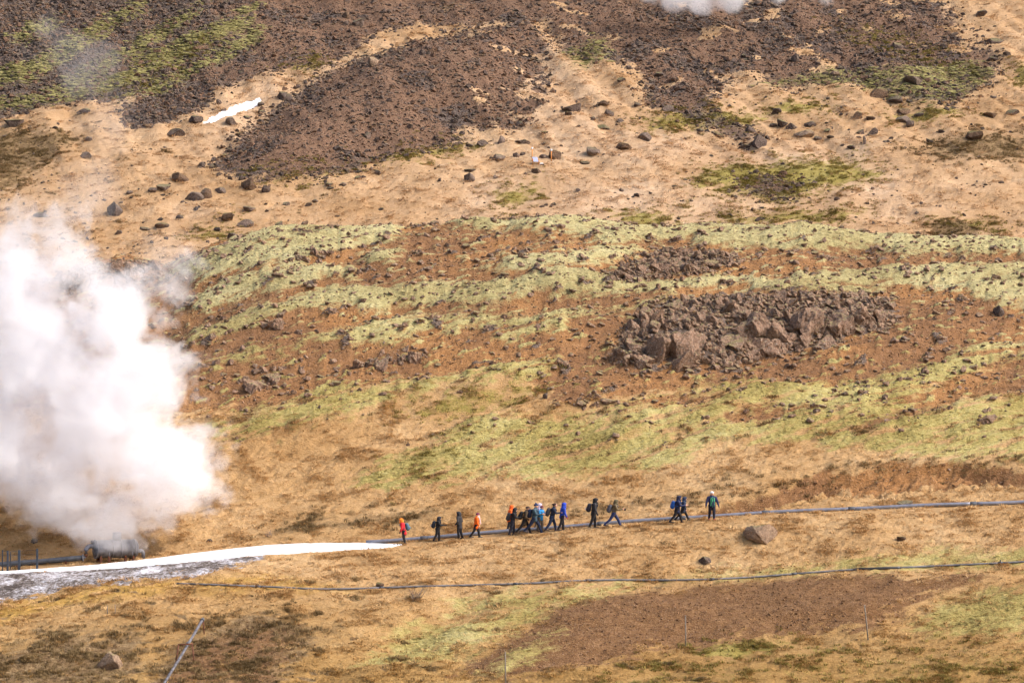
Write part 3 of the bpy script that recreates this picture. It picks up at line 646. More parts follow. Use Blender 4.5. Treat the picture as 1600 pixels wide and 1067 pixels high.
def grass_on(name, w, n, meshes, lo, hi, label):
    p, i, j = pick(w, n); sz = u(lo, hi, n)
    scatter(name, p, np.stack([u(0.05, 0.35, n), u(-0.2, 0.2, n), u(-3.14, 3.14, n)], -1), np.stack([sz*u(0.9, 1.4, n), sz, sz*u(0.7, 1.2, n)], -1), meshes, label, 'grass')
clump = 0.1+sstep(0.0, 0.4, fbm(XX/2.5, YY/1.5, 3, 181))
off = (1-SNOWM)
grass_on('dry_grass', GRASS*off*clump*(YY < 255), 26000, tufts(G_DRY, 5, 18, 0.13, 0.40, 0.26, 0.028), 0.5, 1.2, 'dry tan grass of the near and middle slopes')
grass_on('far_grass', GRASS*off*clump*(1-PALE)*(YY > 262), 8500, tufts(G_DRY, 4, 16, 0.14, 0.6, 0.42, 0.048), 0.6, 1.2, 'dry tan grass of the far slope')
grass_on('bleached_grass', GRASS*off*clump*PALE*(YY > 262), 2500, tufts(G_PALE, 4, 16, 0.14, 0.6, 0.42, 0.048), 0.6, 1.2, 'bleached pale grass in the far hollow')
grass_on('green_tufts', GREEN*clump, 9000, tufts(G_GREEN, 4, 24, 0.2, 0.36, 0.18, 0.028), 0.6, 1.3, 'yellow-green mossy tufts')
grass_on('heath_tufts', HEATH*clump*(1-FROST), 10000, tufts(G_HEATH, 4, 28, 0.22, 0.34, 0.14, 0.024), 0.6, 1.3, 'brown heather and dead heath tufts')
def pad(seed, m):
    r = np.random.default_rng(seed); bm = bmesh.new(); bmesh.ops.create_icosphere(bm, subdivisions=3, radius=1.0)
    V = np.array([v.co[:] for v in bm.verts]); F = np.array([[v.index for v in f.verts] for f in bm.faces]); bm.free()
    nn = np.abs(fbm(V[:, 0]*2.8+seed, V[:, 1]*2.8+V[:, 2]*2.2, 3, seed)); V *= (0.5+1.3*nn)[:, None]
    V[:, 2] = np.maximum(V[:, 2], -0.15); V *= (0.55, 0.55, 0.42)
    o = mesh_np('cushion', V, F); o.materials.append(m); return o
s = NB('moss'); oi = s.n.new('ShaderNodeObjectInfo'); v = s.math('ADD', s.fbmv(), s.math('MULTIPLY', s.math('SUBTRACT', oi.outputs['Random'], 0.5), 0.09))
s.base(s.moss_col(v)); s.bump(s.noise(14.0, 3, 0.7), 0.9, 0.06); MOSSM = s.m
pads = [pad(300+q, MOSSM) for q in range(5)]
def moss_on(name, w, n, lo, hi, label):
    p, i, j = pick(w, n); sz = lo*(hi/lo)**(RNG.random(n)**1.5)
    scatter(name, p, np.stack([u(0.15, 0.5, n), u(-0.15, 0.15, n), 0.37+u(-0.3, 0.3, n)], -1), np.stack([sz*u(1.3, 3.2, n), sz*u(0.7, 1.1, n), sz*u(0.35, 0.7, n)], -1), pads, label, 'moss')
moss_on('moss_cushions', np.clip(MOSS-0.15, 0, 1)*(YY < 255), 14000, 0.05, 0.20, 'pale green moss cushions on the middle hill')
moss_on('moss_cushions', np.clip(MOSS-0.2, 0, 1)*(YY > 262), 9000, 0.16, 0.6, 'grey-green moss cushions on the far scree')
#@@PART2
# ------------------------------------------------------------------ crags: each block is a part
def inside(poly, x, y):
    c = False; n = len(poly)
    for a in range(n):
        (ax, ay), (bx, by) = poly[a], poly[(a+1) % n]
        if (ay > y) != (by > y) and x < (bx-ax)*(y-ay)/(by-ay)+ax: c = not c
    return c
HOLES = [[(1092, 512), (1118, 492), (1150, 484), (1160, 492), (1128, 522), (1098, 536)], [(1000, 540), (1022, 528), (1030, 560), (1008, 566)], [(1268, 520), (1300, 530), (1290, 545), (1255, 545)], [(1120, 560), (1160, 545), (1185, 552), (1150, 570)]]
CRAG = []
for q in range(7):
    r_ = rock_mesh('rock_block', 500+q, 4, 12, 0.52); r_.materials.append(ROCK_CRAG); CRAG.append(r_)
def crag(poly, zone, big, n, lo, hi, label, sink=0.60, holes=()):
    R = random.Random(len(label)); xs = [p[0] for p in poly]; ys = [p[1] for p in poly]
    base = at(sum(xs)/len(xs), max(ys)-3, zone); root = empty('rock_outcrop', base)
    tag(root, label, 'outcrop')
    big = [(x, y, w*0.9, h*0.85) for x, y, w, h in big]; spots = list(big)
    tries = 0
    while len(spots) < len(big)+n and tries < 9000:
        tries += 1
        x, y = R.uniform(min(xs), max(xs)), R.uniform(min(ys), max(ys))
        if not inside(poly, x, y) or any(inside(hp, x, y) for hp in holes): continue
        w = lo*(hi/lo)**(R.random()**1.4); h = w*R.uniform(0.65, 1.15)
        if any(abs(x-a)/(0.30*(w+c))+abs(y-b)/(0.30*(h+d)) < 1 for a, b, c, d in spots[len(big):]): continue
        if any(abs(x-a) < 0.30*c and b-0.75*d < y < b for a, b, c, d in big): continue
        spots.append((x, y, w, h))
    for x, y, w, h in spots:
        p = at(x, y, zone); pxm = K*p.y; W_, H_ = w*pxm, h*pxm
        o = link('rock_block', R.choice(CRAG), None, root)
        o.scale = (W_*1.18, W_*R.uniform(0.9, 1.2), H_*1.35)
        o.location = Vector((p.x, p.y+W_*0.12, p.z-H_*sink))-base
        o.rotation_euler = (R.uniform(-0.25, 0.15), R.uniform(-0.2, 0.2), R.choice([0, 1.57, 3.14, 4.71])+R.uniform(-0.4, 0.4))
crag(*OUT['main'], [(1062, 552, 64, 66), (1030, 552, 44, 50), (1180, 525, 62, 62), (1222, 540, 44, 56), (1260, 515, 56, 56), (1315, 518, 44, 58), (1352, 508, 40, 44), (1205, 552, 48, 40), (1290, 540, 36, 28), (1142, 542, 44, 30), (1110, 505, 40, 34), (1378, 500, 28, 30)], 150, 11, 32, 'long dark brown crag of broken lava blocks on the mossy hill', holes=HOLES)
crag(*OUT['upper'], [(1000, 425, 24, 16), (1060, 415, 34, 18), (1110, 412, 30, 16)], 60, 8, 20, 'smaller low crag above and left of the long lava crag')
crag(*OUT['left'], [(110, 446, 34, 22), (160, 448, 40, 26), (205, 440, 36, 22)], 26, 10, 24, 'dark crag on the ridge end half hidden by the steam')
crag([(370, 612), (382, 582), (440, 574), (436, 598), (404, 614)], 'mid', [(400, 608, 34, 26), (425, 594, 26, 18)], 18, 6, 15, 'knobbly brown outcrop just right of the steam cloud')
crag([(572, 566), (590, 546), (640, 538), (672, 548), (640, 580), (590, 588)], 'mid', [(597, 572, 28, 26), (646, 560, 24, 20), (562, 572, 22, 18)], 22, 6, 14, 'cluster of brown lava knobs under the second moss band')
crag([(404, 512), (424, 490), (450, 494), (436, 516)], 'mid', [(428, 510, 30, 22)], 9, 6, 13, 'small dark knob between the two long moss bands')
crag([(1522, 662), (1530, 645), (1555, 638), (1560, 650), (1540, 664)], 'mid', [(1542, 660, 24, 20)], 7, 5, 11, 'little grey outcrop in the moss near the right edge')
crag([(445, 405), (470, 392), (520, 388), (540, 398), (500, 412)], 'mid', [(470, 404, 22, 13)], 16, 6, 14, 'rough brown rock band under the mossy ridge crest')
crag([(870, 640), (890, 622), (935, 615), (960, 622), (930, 638)], 'mid', [(950, 630, 26, 13), (908, 632, 20, 10)], 14, 5, 12, 'low dark rock ledge at the upper edge of the lower moss slope')

# ------------------------------------------------------------------ boulders, one by one
BOULDERS = '''15 199 30 17 d|130 178 22 9 d|84 203 10 5 d|135 222 14 9 g|132 249 17 12 g|274 214 28 14 d|304 193 19 13 d|362 197 18 15 g|342 164 9 10 d|348 176 11 6 d|386 187 15 7 d|373 214 13 8 b|358 239 10 7 d|332 254 9 9 d|314 262 11 10 d|349 247 11 6 b
280 284 32 15 b|252 299 24 13 g|237 301 15 8 g|300 316 29 17 g|319 312 20 19 b|345 301 22 9 g|202 304 12 6 g|181 336 30 21 d|62 341 24 9 d|280 343 13 8 d|252 358 25 10 b|250 345 10 5 d|184 368 12 8 g|225 361 17 6 g|356 345 21 13 b|382 355 26 15 g|339 362 13 7 d|362 375 17 11 d|390 331 19 10 g|390 296 30 16 b
446 158 26 17 d|406 167 13 7 d|408 178 13 7 d|417 302 13 13 d|437 359 14 16 d|512 293 13 9 d|447 323 13 8 g|482 324 13 7 d|492 317 10 5 d|560 281 13 6 d|589 273 13 7 g|535 291 13 6 g|635 247 10 7 d|734 284 21 15 g|736 269 19 6 d|781 251 24 11 g|782 225 13 14 g|751 229 22 13 d|732 232 13 7 d|595 329 11 4 d
586 102 19 16 t|659 87 13 10 d|559 41 19 13 g|539 41 9 10 g|539 29 13 11 b|479 35 13 11 g|674 108 11 6 d|574 217 12 10 g|527 236 13 8 d
894 175 32 13 d|888 181 13 7 d|944 167 17 10 b|952 182 17 11 d|927 189 11 7 d|968 192 14 8 d|940 203 28 7 d|997 167 14 7 d|1011 220 21 14 g|975 235 24 13 b|924 243 30 13 g|914 258 16 6 d|867 248 24 15 b|849 249 14 9 g|807 246 13 8 g|816 244 8 6 d|838 271 19 8 b|811 198 15 9 d|815 226 25 6 d|850 210 11 5 d|852 227 11 4 d
1029 121 19 8 d|971 129 14 8 d|1044 174 22 11 g|1124 216 19 10 b|1186 230 26 23 d|1173 208 19 11 d|1163 235 22 9 d|1096 206 15 5 d|999 74 10 7 d|971 300 10 5 d
1214 180 17 11 d|1224 199 17 14 d|1240 202 20 10 g|1209 200 14 7 d|1270 200 17 11 d|1261 215 30 12 t|1278 220 15 7 g|1294 207 11 5 d|1299 217 13 5 d|1343 186 17 14 b|1362 188 17 6 d|1346 211 14 8 d|1366 210 15 11 d|1354 226 6 14 g|1332 234 15 7 d|1414 192 24 11 g|1423 199 17 11 d|1414 179 25 11 b|1439 184 19 8 d|1400 162 27 13 d|1372 152 34 17 b|1427 133 34 17 g
1525 218 28 14 b|1454 224 12 7 d|1473 209 13 5 d|1549 186 28 11 b|1585 181 24 10 d|1558 69 34 11 d|1537 27 22 11 d|1307 120 19 10 t|1407 78 21 14 d|1245 97 15 14 g|1433 335 8 5 d|1550 97 16 8 d|1575 88 14 7 g
1188 847 54 27 T|1103 880 22 12 d|1412 793 24 12 g|1409 846 16 8 b|172 1046 40 27 T|1413 536 11 11 g|1562 493 22 17 d|851 623 9 10 d|593 917 15 7 b|328 848 10 6 d|53 849 10 7 d'''
REG = [((0, 240, 185, 380), 'on the grass behind the steam cloud'), ((0, 260, 0, 205), 'on the dark slope at upper left'), ((290, 460, 140, 200), 'around the upper snow patch'),
       ((240, 400, 200, 265), 'on the grass tongue below the snow patch'), ((230, 460, 265, 306), 'at the left foot of the scree mound'), ((230, 500, 306, 380), 'in the grass above the ridge left end'),
       ((500, 800, 200, 335), 'on the grass right below the scree mound'), ((460, 700, 0, 240), 'lying on the brown scree mound'), ((800, 1016, 110, 212), 'in the pale hollow right of the scree mound'),
       ((800, 1016, 212, 310), 'in the row beside the orange survey posts'), ((960, 1200, 0, 240), 'along the scree tongue in the middle'), ((1200, 1310, 165, 222), 'in the central rock cluster below dark scree'),
       ((1310, 1450, 140, 236), 'in the rock scatter under the right scree'), ((1200, 1450, 0, 140), 'on the dark scree at upper right'), ((1450, 1620, 0, 340), 'on the far right grass')]
ORD = 'first second third fourth fifth sixth seventh eighth ninth tenth eleventh twelfth thirteenth fourteenth fifteenth sixteenth seventeenth eighteenth nineteenth twentieth'.split()
ORD += ['twenty-'+o for o in ORD[:9]]
SPECIAL = {(1188, 847): 'large tan boulder with mossy cap on the grass below the pipe', (1103, 880): 'small dark boulder alone in the grass below the last walker', (1412, 793): 'rounded grey boulder just behind the long pipe',
           (1409, 846): 'small brown rock in the grass between the two pipes', (172, 1046): 'pale boulder in the brown heath at lower left', (1413, 536): 'single grey block on the bare earth right of the crag',
           (1562, 493): 'dark rock under the moss edge at the right', (851, 623): 'little dark rock on the moss above the walkers', (593, 917): 'small brown hummock rock touching the thin lower pipe', (328, 848): 'dark little rock right of the steaming tank', (53, 849): 'dark little rock behind the wire fence'}
items = []
for chunk in BOULDERS.replace('\n', '|').split('|'):
    a = chunk.split(); items.append((*[float(v) for v in a[:4]], a[4]))
byreg = {}
for it in items:
    if (int(it[0]), int(it[1])) in SPECIAL: continue
    for (x0, x1, y0, y1), nm in REG:
        if x0 <= it[0] < x1 and y0 <= it[1] <= y1: byreg.setdefault(nm, []).append(it); break
    else: byreg.setdefault('elsewhere on the far slope', []).append(it)
LOOK = {'d': ('dark', 'basalt_dark'), 'g': ('grey', 'basalt_grey'), 'b': ('brown', 'basalt_brown'), 't': ('pale', 'boulder_tan'), 'T': ('tan', 'boulder_tan')}
def boulder(it, label, group=None):
    x, y, w, h, c = it; p = at(x, y-1, 'far' if y < 380 and not (y > 376) else None)
    R = random.Random(int(x*7+y)); k = K*p.y; m = TANB[R.randrange(3)] if c == 'T' else BM[LOOK[c][1]][R.randrange(6)]
    o = link('boulder', m); o.scale = (w*k*1.0, w*k*R.uniform(0.75, 1.0), h*k*(1.35 if c == 'T' else 1.35)); o.location = (p.x, p.y+0.2*w*k, p.z-(0.34 if c == 'T' else 0.42)*h*k)
    o.rotation_euler = (R.uniform(-0.3, 0.2)*(c != 'T'), R.uniform(-0.25, 0.25)*(c != 'T'), R.choice([0, 3.14])+R.uniform(-0.6, 0.6)); tag(o, label, 'boulder', group)
for nm, its in byreg.items():
    its.sort()
    for q, it in enumerate(its):
        size = 'large ' if it[2] >= 24 else ('small ' if it[2] <= 12 else '')
        boulder(it, '%s%s boulder, %s from the left %s' % (size, LOOK[it[4]][0], ORD[q], nm), 'boulders on the far slope')
for it in items:
    k_ = (int(it[0]), int(it[1]))
    if k_ in SPECIAL: boulder(it, SPECIAL[k_])

# ------------------------------------------------------------------ pipes
PIPE = simple('galvanised_pipe', (0.20, 0.205, 0.245), 0.45, 0.35, 0.18, 3.0, 0.0, 0.5)
PIPE_D = simple('dull_pipe', (0.085, 0.09, 0.105), 0.6, 0.2, 0.25, 3.0)
BLACKP = simple('black_hose', (0.03, 0.03, 0.035), 0.6)
RUST = simple('rusty_steel', (0.16, 0.065, 0.04), 0.85, 0.1, 0.4, 9.0, 0.3)
SLATE = simple('slate_paint', (0.045, 0.055, 0.075), 0.6, 0, 0.2)
TANKM = simple('weathered_cladding', (0.15, 0.155, 0.185), 0.5, 0.3, 0.35, 2.2, 0.15, 0.5)
HOSE = simple('grey_hose', (0.15, 0.15, 0.165), 0.7, 0.1, 0.35, 2.0, 0.1)
WOOD = simple('grey_wood', (0.22, 0.19, 0.16), 0.9, 0, 0.3, 12, 0.3)
YP = 196.75
def yx(px): return (px-800)*K*YP
pz_x = np.linspace(560, 1960, 70); pz = np.array([height(yx(q), YP) for q in pz_x]); fit = np.polyfit((pz_x-1160)/600, pz, 5)
def pipe_pt(px): return Vector((yx(px), YP+0.05*math.sin(px/90.0), float(np.polyval(fit, (px-1160)/600))+0.13+0.02*math.sin(px/37.0)))
root = empty('steam_pipeline', pipe_pt(1100)); tag(root, 'long grey pipe running behind the walkers from the snow to the right edge', 'pipeline')
cuts = [572, 662, 800, 938, 1066, 1195, 1330, 1520, 1730, 1950]
for a, b in zip(cuts[:-1], cuts[1:]):
    MB().tube([pipe_pt(q)-root.location for q in np.linspace(a+0.3, b-0.3, 16)], 0.142, 12).build('pipe_section', PIPE, root)
for q in cuts[1:-1]:
    e = (pipe_pt(q+2)-pipe_pt(q-2)).normalized(); c = pipe_pt(q)-root.location
    MB().tube([c-e*0.22, c-e*0.2, c+e*0.2, c+e*0.22], [0.15, 0.175, 0.175, 0.15], 12).build('collar', PIPE_D, root)
for q in range(600, 1740, 60):
    c = pipe_pt(q); MB().box(c-root.location-Vector((0, 0, 0.2)), (0.12, 0.3, 0.14)).build('pipe_foot', WOOD, root)
# thin pipe lying on the lower slope
LP = [(275, 912), (340, 914), (420, 917), (500, 921), (560, 920), (640, 917), (750, 914), (830, 912), (890, 908), (960, 906), (1020, 907), (1100, 906), (1180, 902), (1250, 896), (1335, 890), (1390, 888), (1450, 885), (1520, 882), (1600, 878), (1700, 873), (1900, 864)]
def lp(px):
    y = lin(px, LP); return at(px, float(y)+1.0, 'near')
lq = np.linspace(275, 1900, 102); pts = np.array([lp(q) for q in lq])
for it in range(3): pts[1:-1] = (pts[:-2]+pts[1:-1]*2+pts[2:])/4
root = empty('water_pipe', Vector(pts[40])); tag(root, 'thin grey pipe lying across the grass of the lower slope', 'pipe')
seg = [0, 8, 20, 33, 40, 52, 60, 66, 70, 80, 90, 101]
for n_, (a, b) in enumerate(zip(seg[:-1], seg[1:])):
    dk = n_ == 7
    MB().tube([Vector(pts[i])+Vector((0, 0, 0.07))-root.location for i in range(a, b+1)], 0.10 if dk else 0.066, 9).build('black_section' if dk else 'pipe_section', BLACKP if dk else HOSE, root)
for i in seg[1:-1]:
    c = Vector(pts[i])+Vector((0, 0, 0.07))-root.location; e = Vector(pts[i+1]-pts[i-1]).normalized()
    MB().tube([c-e*0.16, c+e*0.16], 0.095, 9).build('coupling', PIPE_D, root)
# sloping pipe on a rusty trestle, lower left
A = at(317, 992)+Vector((0, 0, 0.95)); B = at(248, 1092)+Vector((0, 0, 0.35))
root = empty('drain_pipe', at(285, 1040)); tag(root, 'blue-grey pipe slanting downhill over a rusty trestle at lower left', 'pipe')
MB().tube([A-root.location, (A+B)/2-root.location-Vector((0, 0, 0.05)), B-root.location], 0.085, 10).build('pipe_section', simple('weathered_pipe', (0.13, 0.125, 0.14), 0.75, 0.1, 0.45, 5.0, 0.2), root)
for t_ in (0.0, 0.34):
    c = A.lerp(B, t_)-root.location; e = (B-A).normalized(); MB().tube([c-e*0.12, c+e*0.12], 0.125, 10).build('collar', PIPE_D, root)
c = A.lerp(B, 0.40)-root.location
for sx in (-0.42, 0.42):
    MB().tube([c+Vector((sx, 0.1, 0.24)), c+Vector((sx*1.35, -0.1, -1.0))], 0.045, 6).build('trestle_leg', RUST, root)
MB().tube([c+Vector((-0.46, 0.1, 0.22)), c+Vector((0.46, 0.1, 0.26))], 0.05, 6).build('trestle_beam', RUST, root)
MB().tube([A-root.location+Vector((0.05, 0.05, 0)), A-root.location+Vector((0.12, 0.0, -0.9))], 0.04, 6).build('prop', RUST, root)
# heavy dark pipe at the left
def lpz(px, row, Y=197.2): return Vector(((px-800)*K*Y, Y, z_of(row, Y)))
root = empty('supply_pipe', lpz(60, 884)); tag(root, 'thick dark pipe behind the wire fence leading to the steaming tank', 'pipe')
MB().tube([lpz(q, lin(q, [(-120, 888), (0, 882), (66, 877), (131, 871)]))-root.location for q in (-120, -40, 0, 40, 66, 100, 131)], 0.19, 12).build('pipe_section', PIPE_D, root)
for q in (28, 104):
    c = lpz(q, lin(q, [(0, 882), (66, 877), (131, 871)]))-root.location
    MB().box(c-Vector((0, 0, 0.35)), (0.12, 0.34, 0.45)).build('support', RUST, root)
c = lpz(131, 871)-root.location; MB().tube([c-Vector((0.06, 0, 0)), c+Vector((0.02, 0, 0))], 0.25, 12).build('flange', PIPE, root)

# ------------------------------------------------------------------ the steaming tank
TC = lpz(181, 857, 198.4); TB = Vector((TC.x, TC.y, z_of(880, 198.4)))
root = empty('steam_tank', TB, math.radians(24)); tag(root, 'grey horizontal tank on rusty legs under the steam cloud', 'tank')
zc_ = TC.z-TB.z; R_ = 0.64; L_ = 1.42
MB().tube([(-L_, 0, zc_), (-L_+0.02, 0, zc_), (-0.35, 0, zc_), (0.3, 0, zc_), (L_-0.05, 0, zc_), (L_, 0, zc_)], R_, 32).build('shell', TANKM, root)
MB().tube([(-L_-0.004, 0, zc_), (-L_-0.10, 0, zc_), (-L_-0.17, 0, zc_)], [R_*0.93, R_*0.78, R_*0.35], 28).build('end_cap', TANKM, root)
MB().tube([(L_+0.004, 0, zc_), (L_+0.12, 0, zc_), (L_+0.2, 0, zc_)], [R_*0.98, R_*0.8, R_*0.3], 28).build('end_cap', TANKM, root)
for x_ in (-L_, -0.3, 0.32, L_-0.12): MB().tube([(x_-0.035, 0, zc_), (x_+0.035, 0, zc_)], R_+0.035, 32).build('flange_ring', PIPE, root)
for x_ in (-1.15, -0.55, 0.62, 1.2): MB().box((x_, -0.36, (zc_-R_*0.6)/2-0.1), (0.16, 0.16, zc_-R_*0.6+0.25), None, 0.01).build('leg', RUST, root)
for x_ in (-1.15, 1.2): MB().box((x_, 0.36, (zc_-R_*0.6)/2-0.1), (0.16, 0.16, zc_-R_*0.6+0.25), None, 0.01).build('leg', RUST, root)
def arc(c, r, a0, a1, ax=1, n=8): return [(c[0]+r*math.cos(a0+(a1-a0)*i/n), c[1], c[2]+r*math.sin(a0+(a1-a0)*i/n)) for i in range(n+1)]
el = MB().tube([(-L_-0.1, -0.05, zc_+0.22)]+arc((-L_-0.38, -0.05, zc_-0.08), 0.30, math.pi/2, math.pi)+[(-L_-0.68, -0.05, zc_-0.28)], 0.16, 12).build('inlet_elbow', PIPE, root)
MB().tube([(-L_-0.68, -0.05, zc_-0.30), (-L_-0.72, -0.05, zc_-0.52)], [0.13, 0.10], 10).build('valve', RUST, root)
MB().tube([(-L_-0.70, -0.05, zc_-0.5), (-L_-0.95, -0.05, zc_-0.58)], 0.09, 10).build('connector', PIPE, root)
MB().tube([(-L_-0.25, 0, zc_+0.3), (-L_-0.25, 0, zc_+0.62)], 0.10, 10).build('vent_stub', PIPE_D, root)
MB().tube([(L_-0.02, -0.1, zc_-0.18), (L_+0.38, -0.1, zc_-0.18)]+arc((L_+0.38, -0.1, zc_-0.36), 0.18, math.pi/2, 0, n=6)+[(L_+0.56, -0.1, zc_-0.8)], 0.13, 12).build('outlet_elbow', PIPE, root)
MB().tube([(0.1, 0, zc_+R_-0.05), (0.1, 0, zc_+R_+0.5)], 0.3, 16).build('vent_stack', TANKM, root)
for x_ in (-0.6, 1.05): MB().tube([(x_, -R_-0.03, zc_-0.2), (x_, -R_-0.03, zc_-0.55)], 0.03, 6).build('sight_gauge', PIPE, root)

# wire fence at the left edge
root = empty('wire_fence', at(30, 890)); tag(root, 'dark post and wire fence round the pipe at the left edge', 'fence')
PO = [(5, 892, 859, 0.05), (13, 892, 860, 0.085), (17.5, 890, 862, 0.04), (31, 890, 859, 0.11), (59, 889, 857, 0.085)]
tops = []
for x, yb, yt, w in PO:
    b = at(x, yb)-root.location; h = (yb-yt)*K*195.5
    MB().box(b+Vector((0, 0, h/2-0.15)), (w*1.5, w*1.5, h+0.3), None, 0.008).build('post', SLATE, root); tops.append((b, h))
WIRE = simple('wire', (0.10, 0.10, 0.11), 0.6, 0.5)
for (b0, h0), (b1, h1) in ((tops[0], tops[1]), (tops[1], tops[3]), (tops[3], tops[4])):
    for f in (0.25, 0.5, 0.75, 0.95): MB().tube([b0+Vector((0, 0, h0*f)), b1+Vector((0, 0, h1*f))], 0.010, 4).build('wire', WIRE, root)

# stakes
def stake(x, yb, yt, lean, r, m, label):
    b = at(x, yb); h = (yb-yt)*K*b.y
    o = MB().tube([(0, 0, -0.3), (lean*0.5, 0, h*0.5), (lean, 0, h-0.02), (lean, 0, h)], [r, r*0.95, r*0.85, r*0.5], 7).build('stake', m); o.location = b; tag(o, label, 'stake')
stake(1071, 1010, 961, -0.02, 0.045, WOOD, 'grey wooden stake at the foot of the bare earth, middle one of three')
stake(1356, 999, 945, -0.25, 0.045, WOOD, 'leaning wooden stake below the bare earth on the right')
stake(790, 1074, 1018, -0.02, 0.045, WOOD, 'wooden stake at the bottom edge left of the bare earth')
stake(169, 958, 946, 0, 0.03, WOOD, 'left one of two short pale pegs in the lower left grass')
stake(181, 958, 944, 0, 0.03, WOOD, 'right one of two short pale pegs in the lower left grass')
stake(1562, 882, 874, 0, 0.04, BLACKP, 'short black peg beside the thin pipe near the right edge')

# bare shrub
def shrub(x, y, n, h, label, seed):
    b = at(x, y); R = random.Random(seed); M = MB()
    for _ in range(n):
        a = R.uniform(0, 6.28); l = h*R.uniform(0.6, 1.0); d = Vector((math.cos(a)*R.uniform(0.3, 1.1), math.sin(a)*0.5, 1)).normalized()
        p0 = Vector((R.uniform(-0.2, 0.2), R.uniform(-0.1, 0.1), -0.05)); p1 = p0+d*l*0.5+Vector((R.uniform(-.1, .1), 0, 0)); p2 = p1+(d+Vector((R.uniform(-.4, .4), 0, 0.2)))*l*0.4
        M.tube([p0, p1, p2], [0.014, 0.010, 0.004], 4)
        for _ in range(3):
            t_ = R.uniform(0.3, 1); q = p0.lerp(p1, t_); M.tube([q, q+Vector((R.uniform(-.5, .5), R.uniform(-.3, .3), R.uniform(.3, .8)))*l*0.4], [0.007, 0.003], 4)
    o = M.build('bare_shrub', simple('twigs', (0.20, 0.155, 0.13), 0.9)); o.location = b; tag(o, label, 'shrub')
shrub(650, 938, 16, 1.3, 'leafless pale shrub just below the thin pipe', 3)
shrub(420, 838, 10, 0.7, 'small leafless shrub on the grass above the snow strip', 8)

# survey instrument among the far boulders
ORANGE = simple('orange_paint', (0.65, 0.26, 0.06), 0.6); WHITE = simple('white_plastic', (0.75, 0.76, 0.80), 0.5); SOLAR = simple('solar_panel', (0.30, 0.34, 0.48), 0.25, 0.1, 0.1, 3, 0, 0.6)
b = at(840, 258, 'far'); k = K*b.y
root = empty('survey_station', b); tag(root, 'small solar panel on an orange frame among the far boulders', 'instrument')
MB().box((-0.25, 0.1, 0.62), (0.62, 0.05, 0.78), Euler((-0.75, 0.0, 0.35)), 0.01).build('solar_panel', SOLAR, root)
for x_, y_ in ((-0.55, 0.25), (-0.55, -0.1), (0.12, 0.2), (0.15, -0.25)): MB().tube([(x_*0.9, y_, 0.7), (x_, y_, -0.1)], 0.035, 6).build('leg', ORANGE, root)
MB().box((0.42, -0.35, 0.12), (0.34, 0.24, 0.18), Euler((0, 0, 0.3)), 0.02).build('battery_box', WHITE, root)
for x, yb, yt, label in ((831.5, 249, 232, 'orange marker post with white head left of the solar panel'), (861.5, 249, 235, 'orange marker post with pale blue head before a far boulder')):
    b = at(x, yb, 'far')+Vector((0, -0.5, 0)); h = (yb-yt)*K*b.y; root = empty('marker_post', b); tag(root, label, 'post', 'orange survey posts')
    MB().tube([(0, 0, -0.3), (0, 0, h-0.15)], 0.05, 8).build('post', ORANGE, root); MB().tube([(0, 0, h-0.15), (0, 0, h-0.1), (0, 0, h+0.05), (0, 0, h+0.1)], [0.06, 0.11, 0.11, 0.04], 8).build('head', WHITE, root)

# ------------------------------------------------------------------ the walkers
def fabric(c):
    key = 'fabric_%02x%02x%02x' % tuple(int(v*255) for v in c)
    return bpy.data.materials.get(key) or simple(key, c, 0.75, 0, 0.22, 9.0, 0.25, 0.3)
SKIN = simple('skin', (0.62, 0.36, 0.27), 0.6, 0, 0.06); EYE = simple('eye', (0.03, 0.02, 0.02), 0.3)
TMP = bpy.data.scenes.new('scratch')
def remeshed(me, voxel, smooth):
    o = bpy.data.objects.new('tmp', me); TMP.collection.objects.link(o)
    md = o.modifiers.new('r', 'REMESH'); md.mode = 'VOXEL'; md.voxel_size = voxel; md.use_smooth_shade = True
    if smooth: sm = o.modifiers.new('s', 'SMOOTH'); sm.iterations = smooth; sm.factor = 0.5
    vl = TMP.view_layers[0]; vl.update(); out = bpy.data.meshes.new_from_object(o.evaluated_get(vl.depsgraph)); bpy.data.objects.remove(o); bpy.data.meshes.remove(me)
    return out
_b = bmesh.new(); bmesh.ops.create_icosphere(_b, subdivisions=2, radius=1.0); ICO_V = np.array([v.co[:] for v in _b.verts]); ICO_F = np.array([[v.index for v in f.verts] for f in _b.faces]); _b.free()
def remesh_union(name, balls, voxel, mats, zones):
    n = len(balls); C = np.array([b[0][:] for b in balls]); R = np.array([b[1] for b in balls]); SC = np.array([b[2] for b in balls])
    V = (ICO_V[None]*(R[:, None]*SC)[:, None, :]+C[:, None, :]).reshape(-1, 3); F = (ICO_F[None]+(np.arange(n)*len(ICO_V))[:, None, None]).reshape(-1, 3)
    out = remeshed(mesh_np('tmp', V, F), voxel, 3); out.name = name
    for m in mats: out.materials.append(m)
    if len(mats) > 1:
        n = len(out.polygons); cen = np.zeros(n*3, np.float32); out.polygons.foreach_get('center', cen); cen = cen.reshape(-1, 3)
        best = np.full(n, 1e9, np.float32); zi = np.zeros(n, np.int32)
        for c, r, sc, z in balls:
            d = np.sqrt((((cen-np.array(c, np.float32))/np.array(sc, np.float32))**2).sum(1))-r; k = d < best; best[k] = d[k]; zi[k] = zones.index(z)
        out.polygons.foreach_set('material_index', zi)
    out.polygons.foreach_set('use_smooth', np.ones(len(out.polygons), bool))
    return out
def chain(L, p0, p1, r0, r1, z, sc=(1, 1, 1)):
    p0, p1 = Vector(p0), Vector(p1); n = max(2, int((p1-p0).length/(min(r0, r1)*0.45)))
    for i in range(n+1):
        t = i/n; L.append((p0.lerp(p1, t), r0+(r1-r0)*t, sc, z))
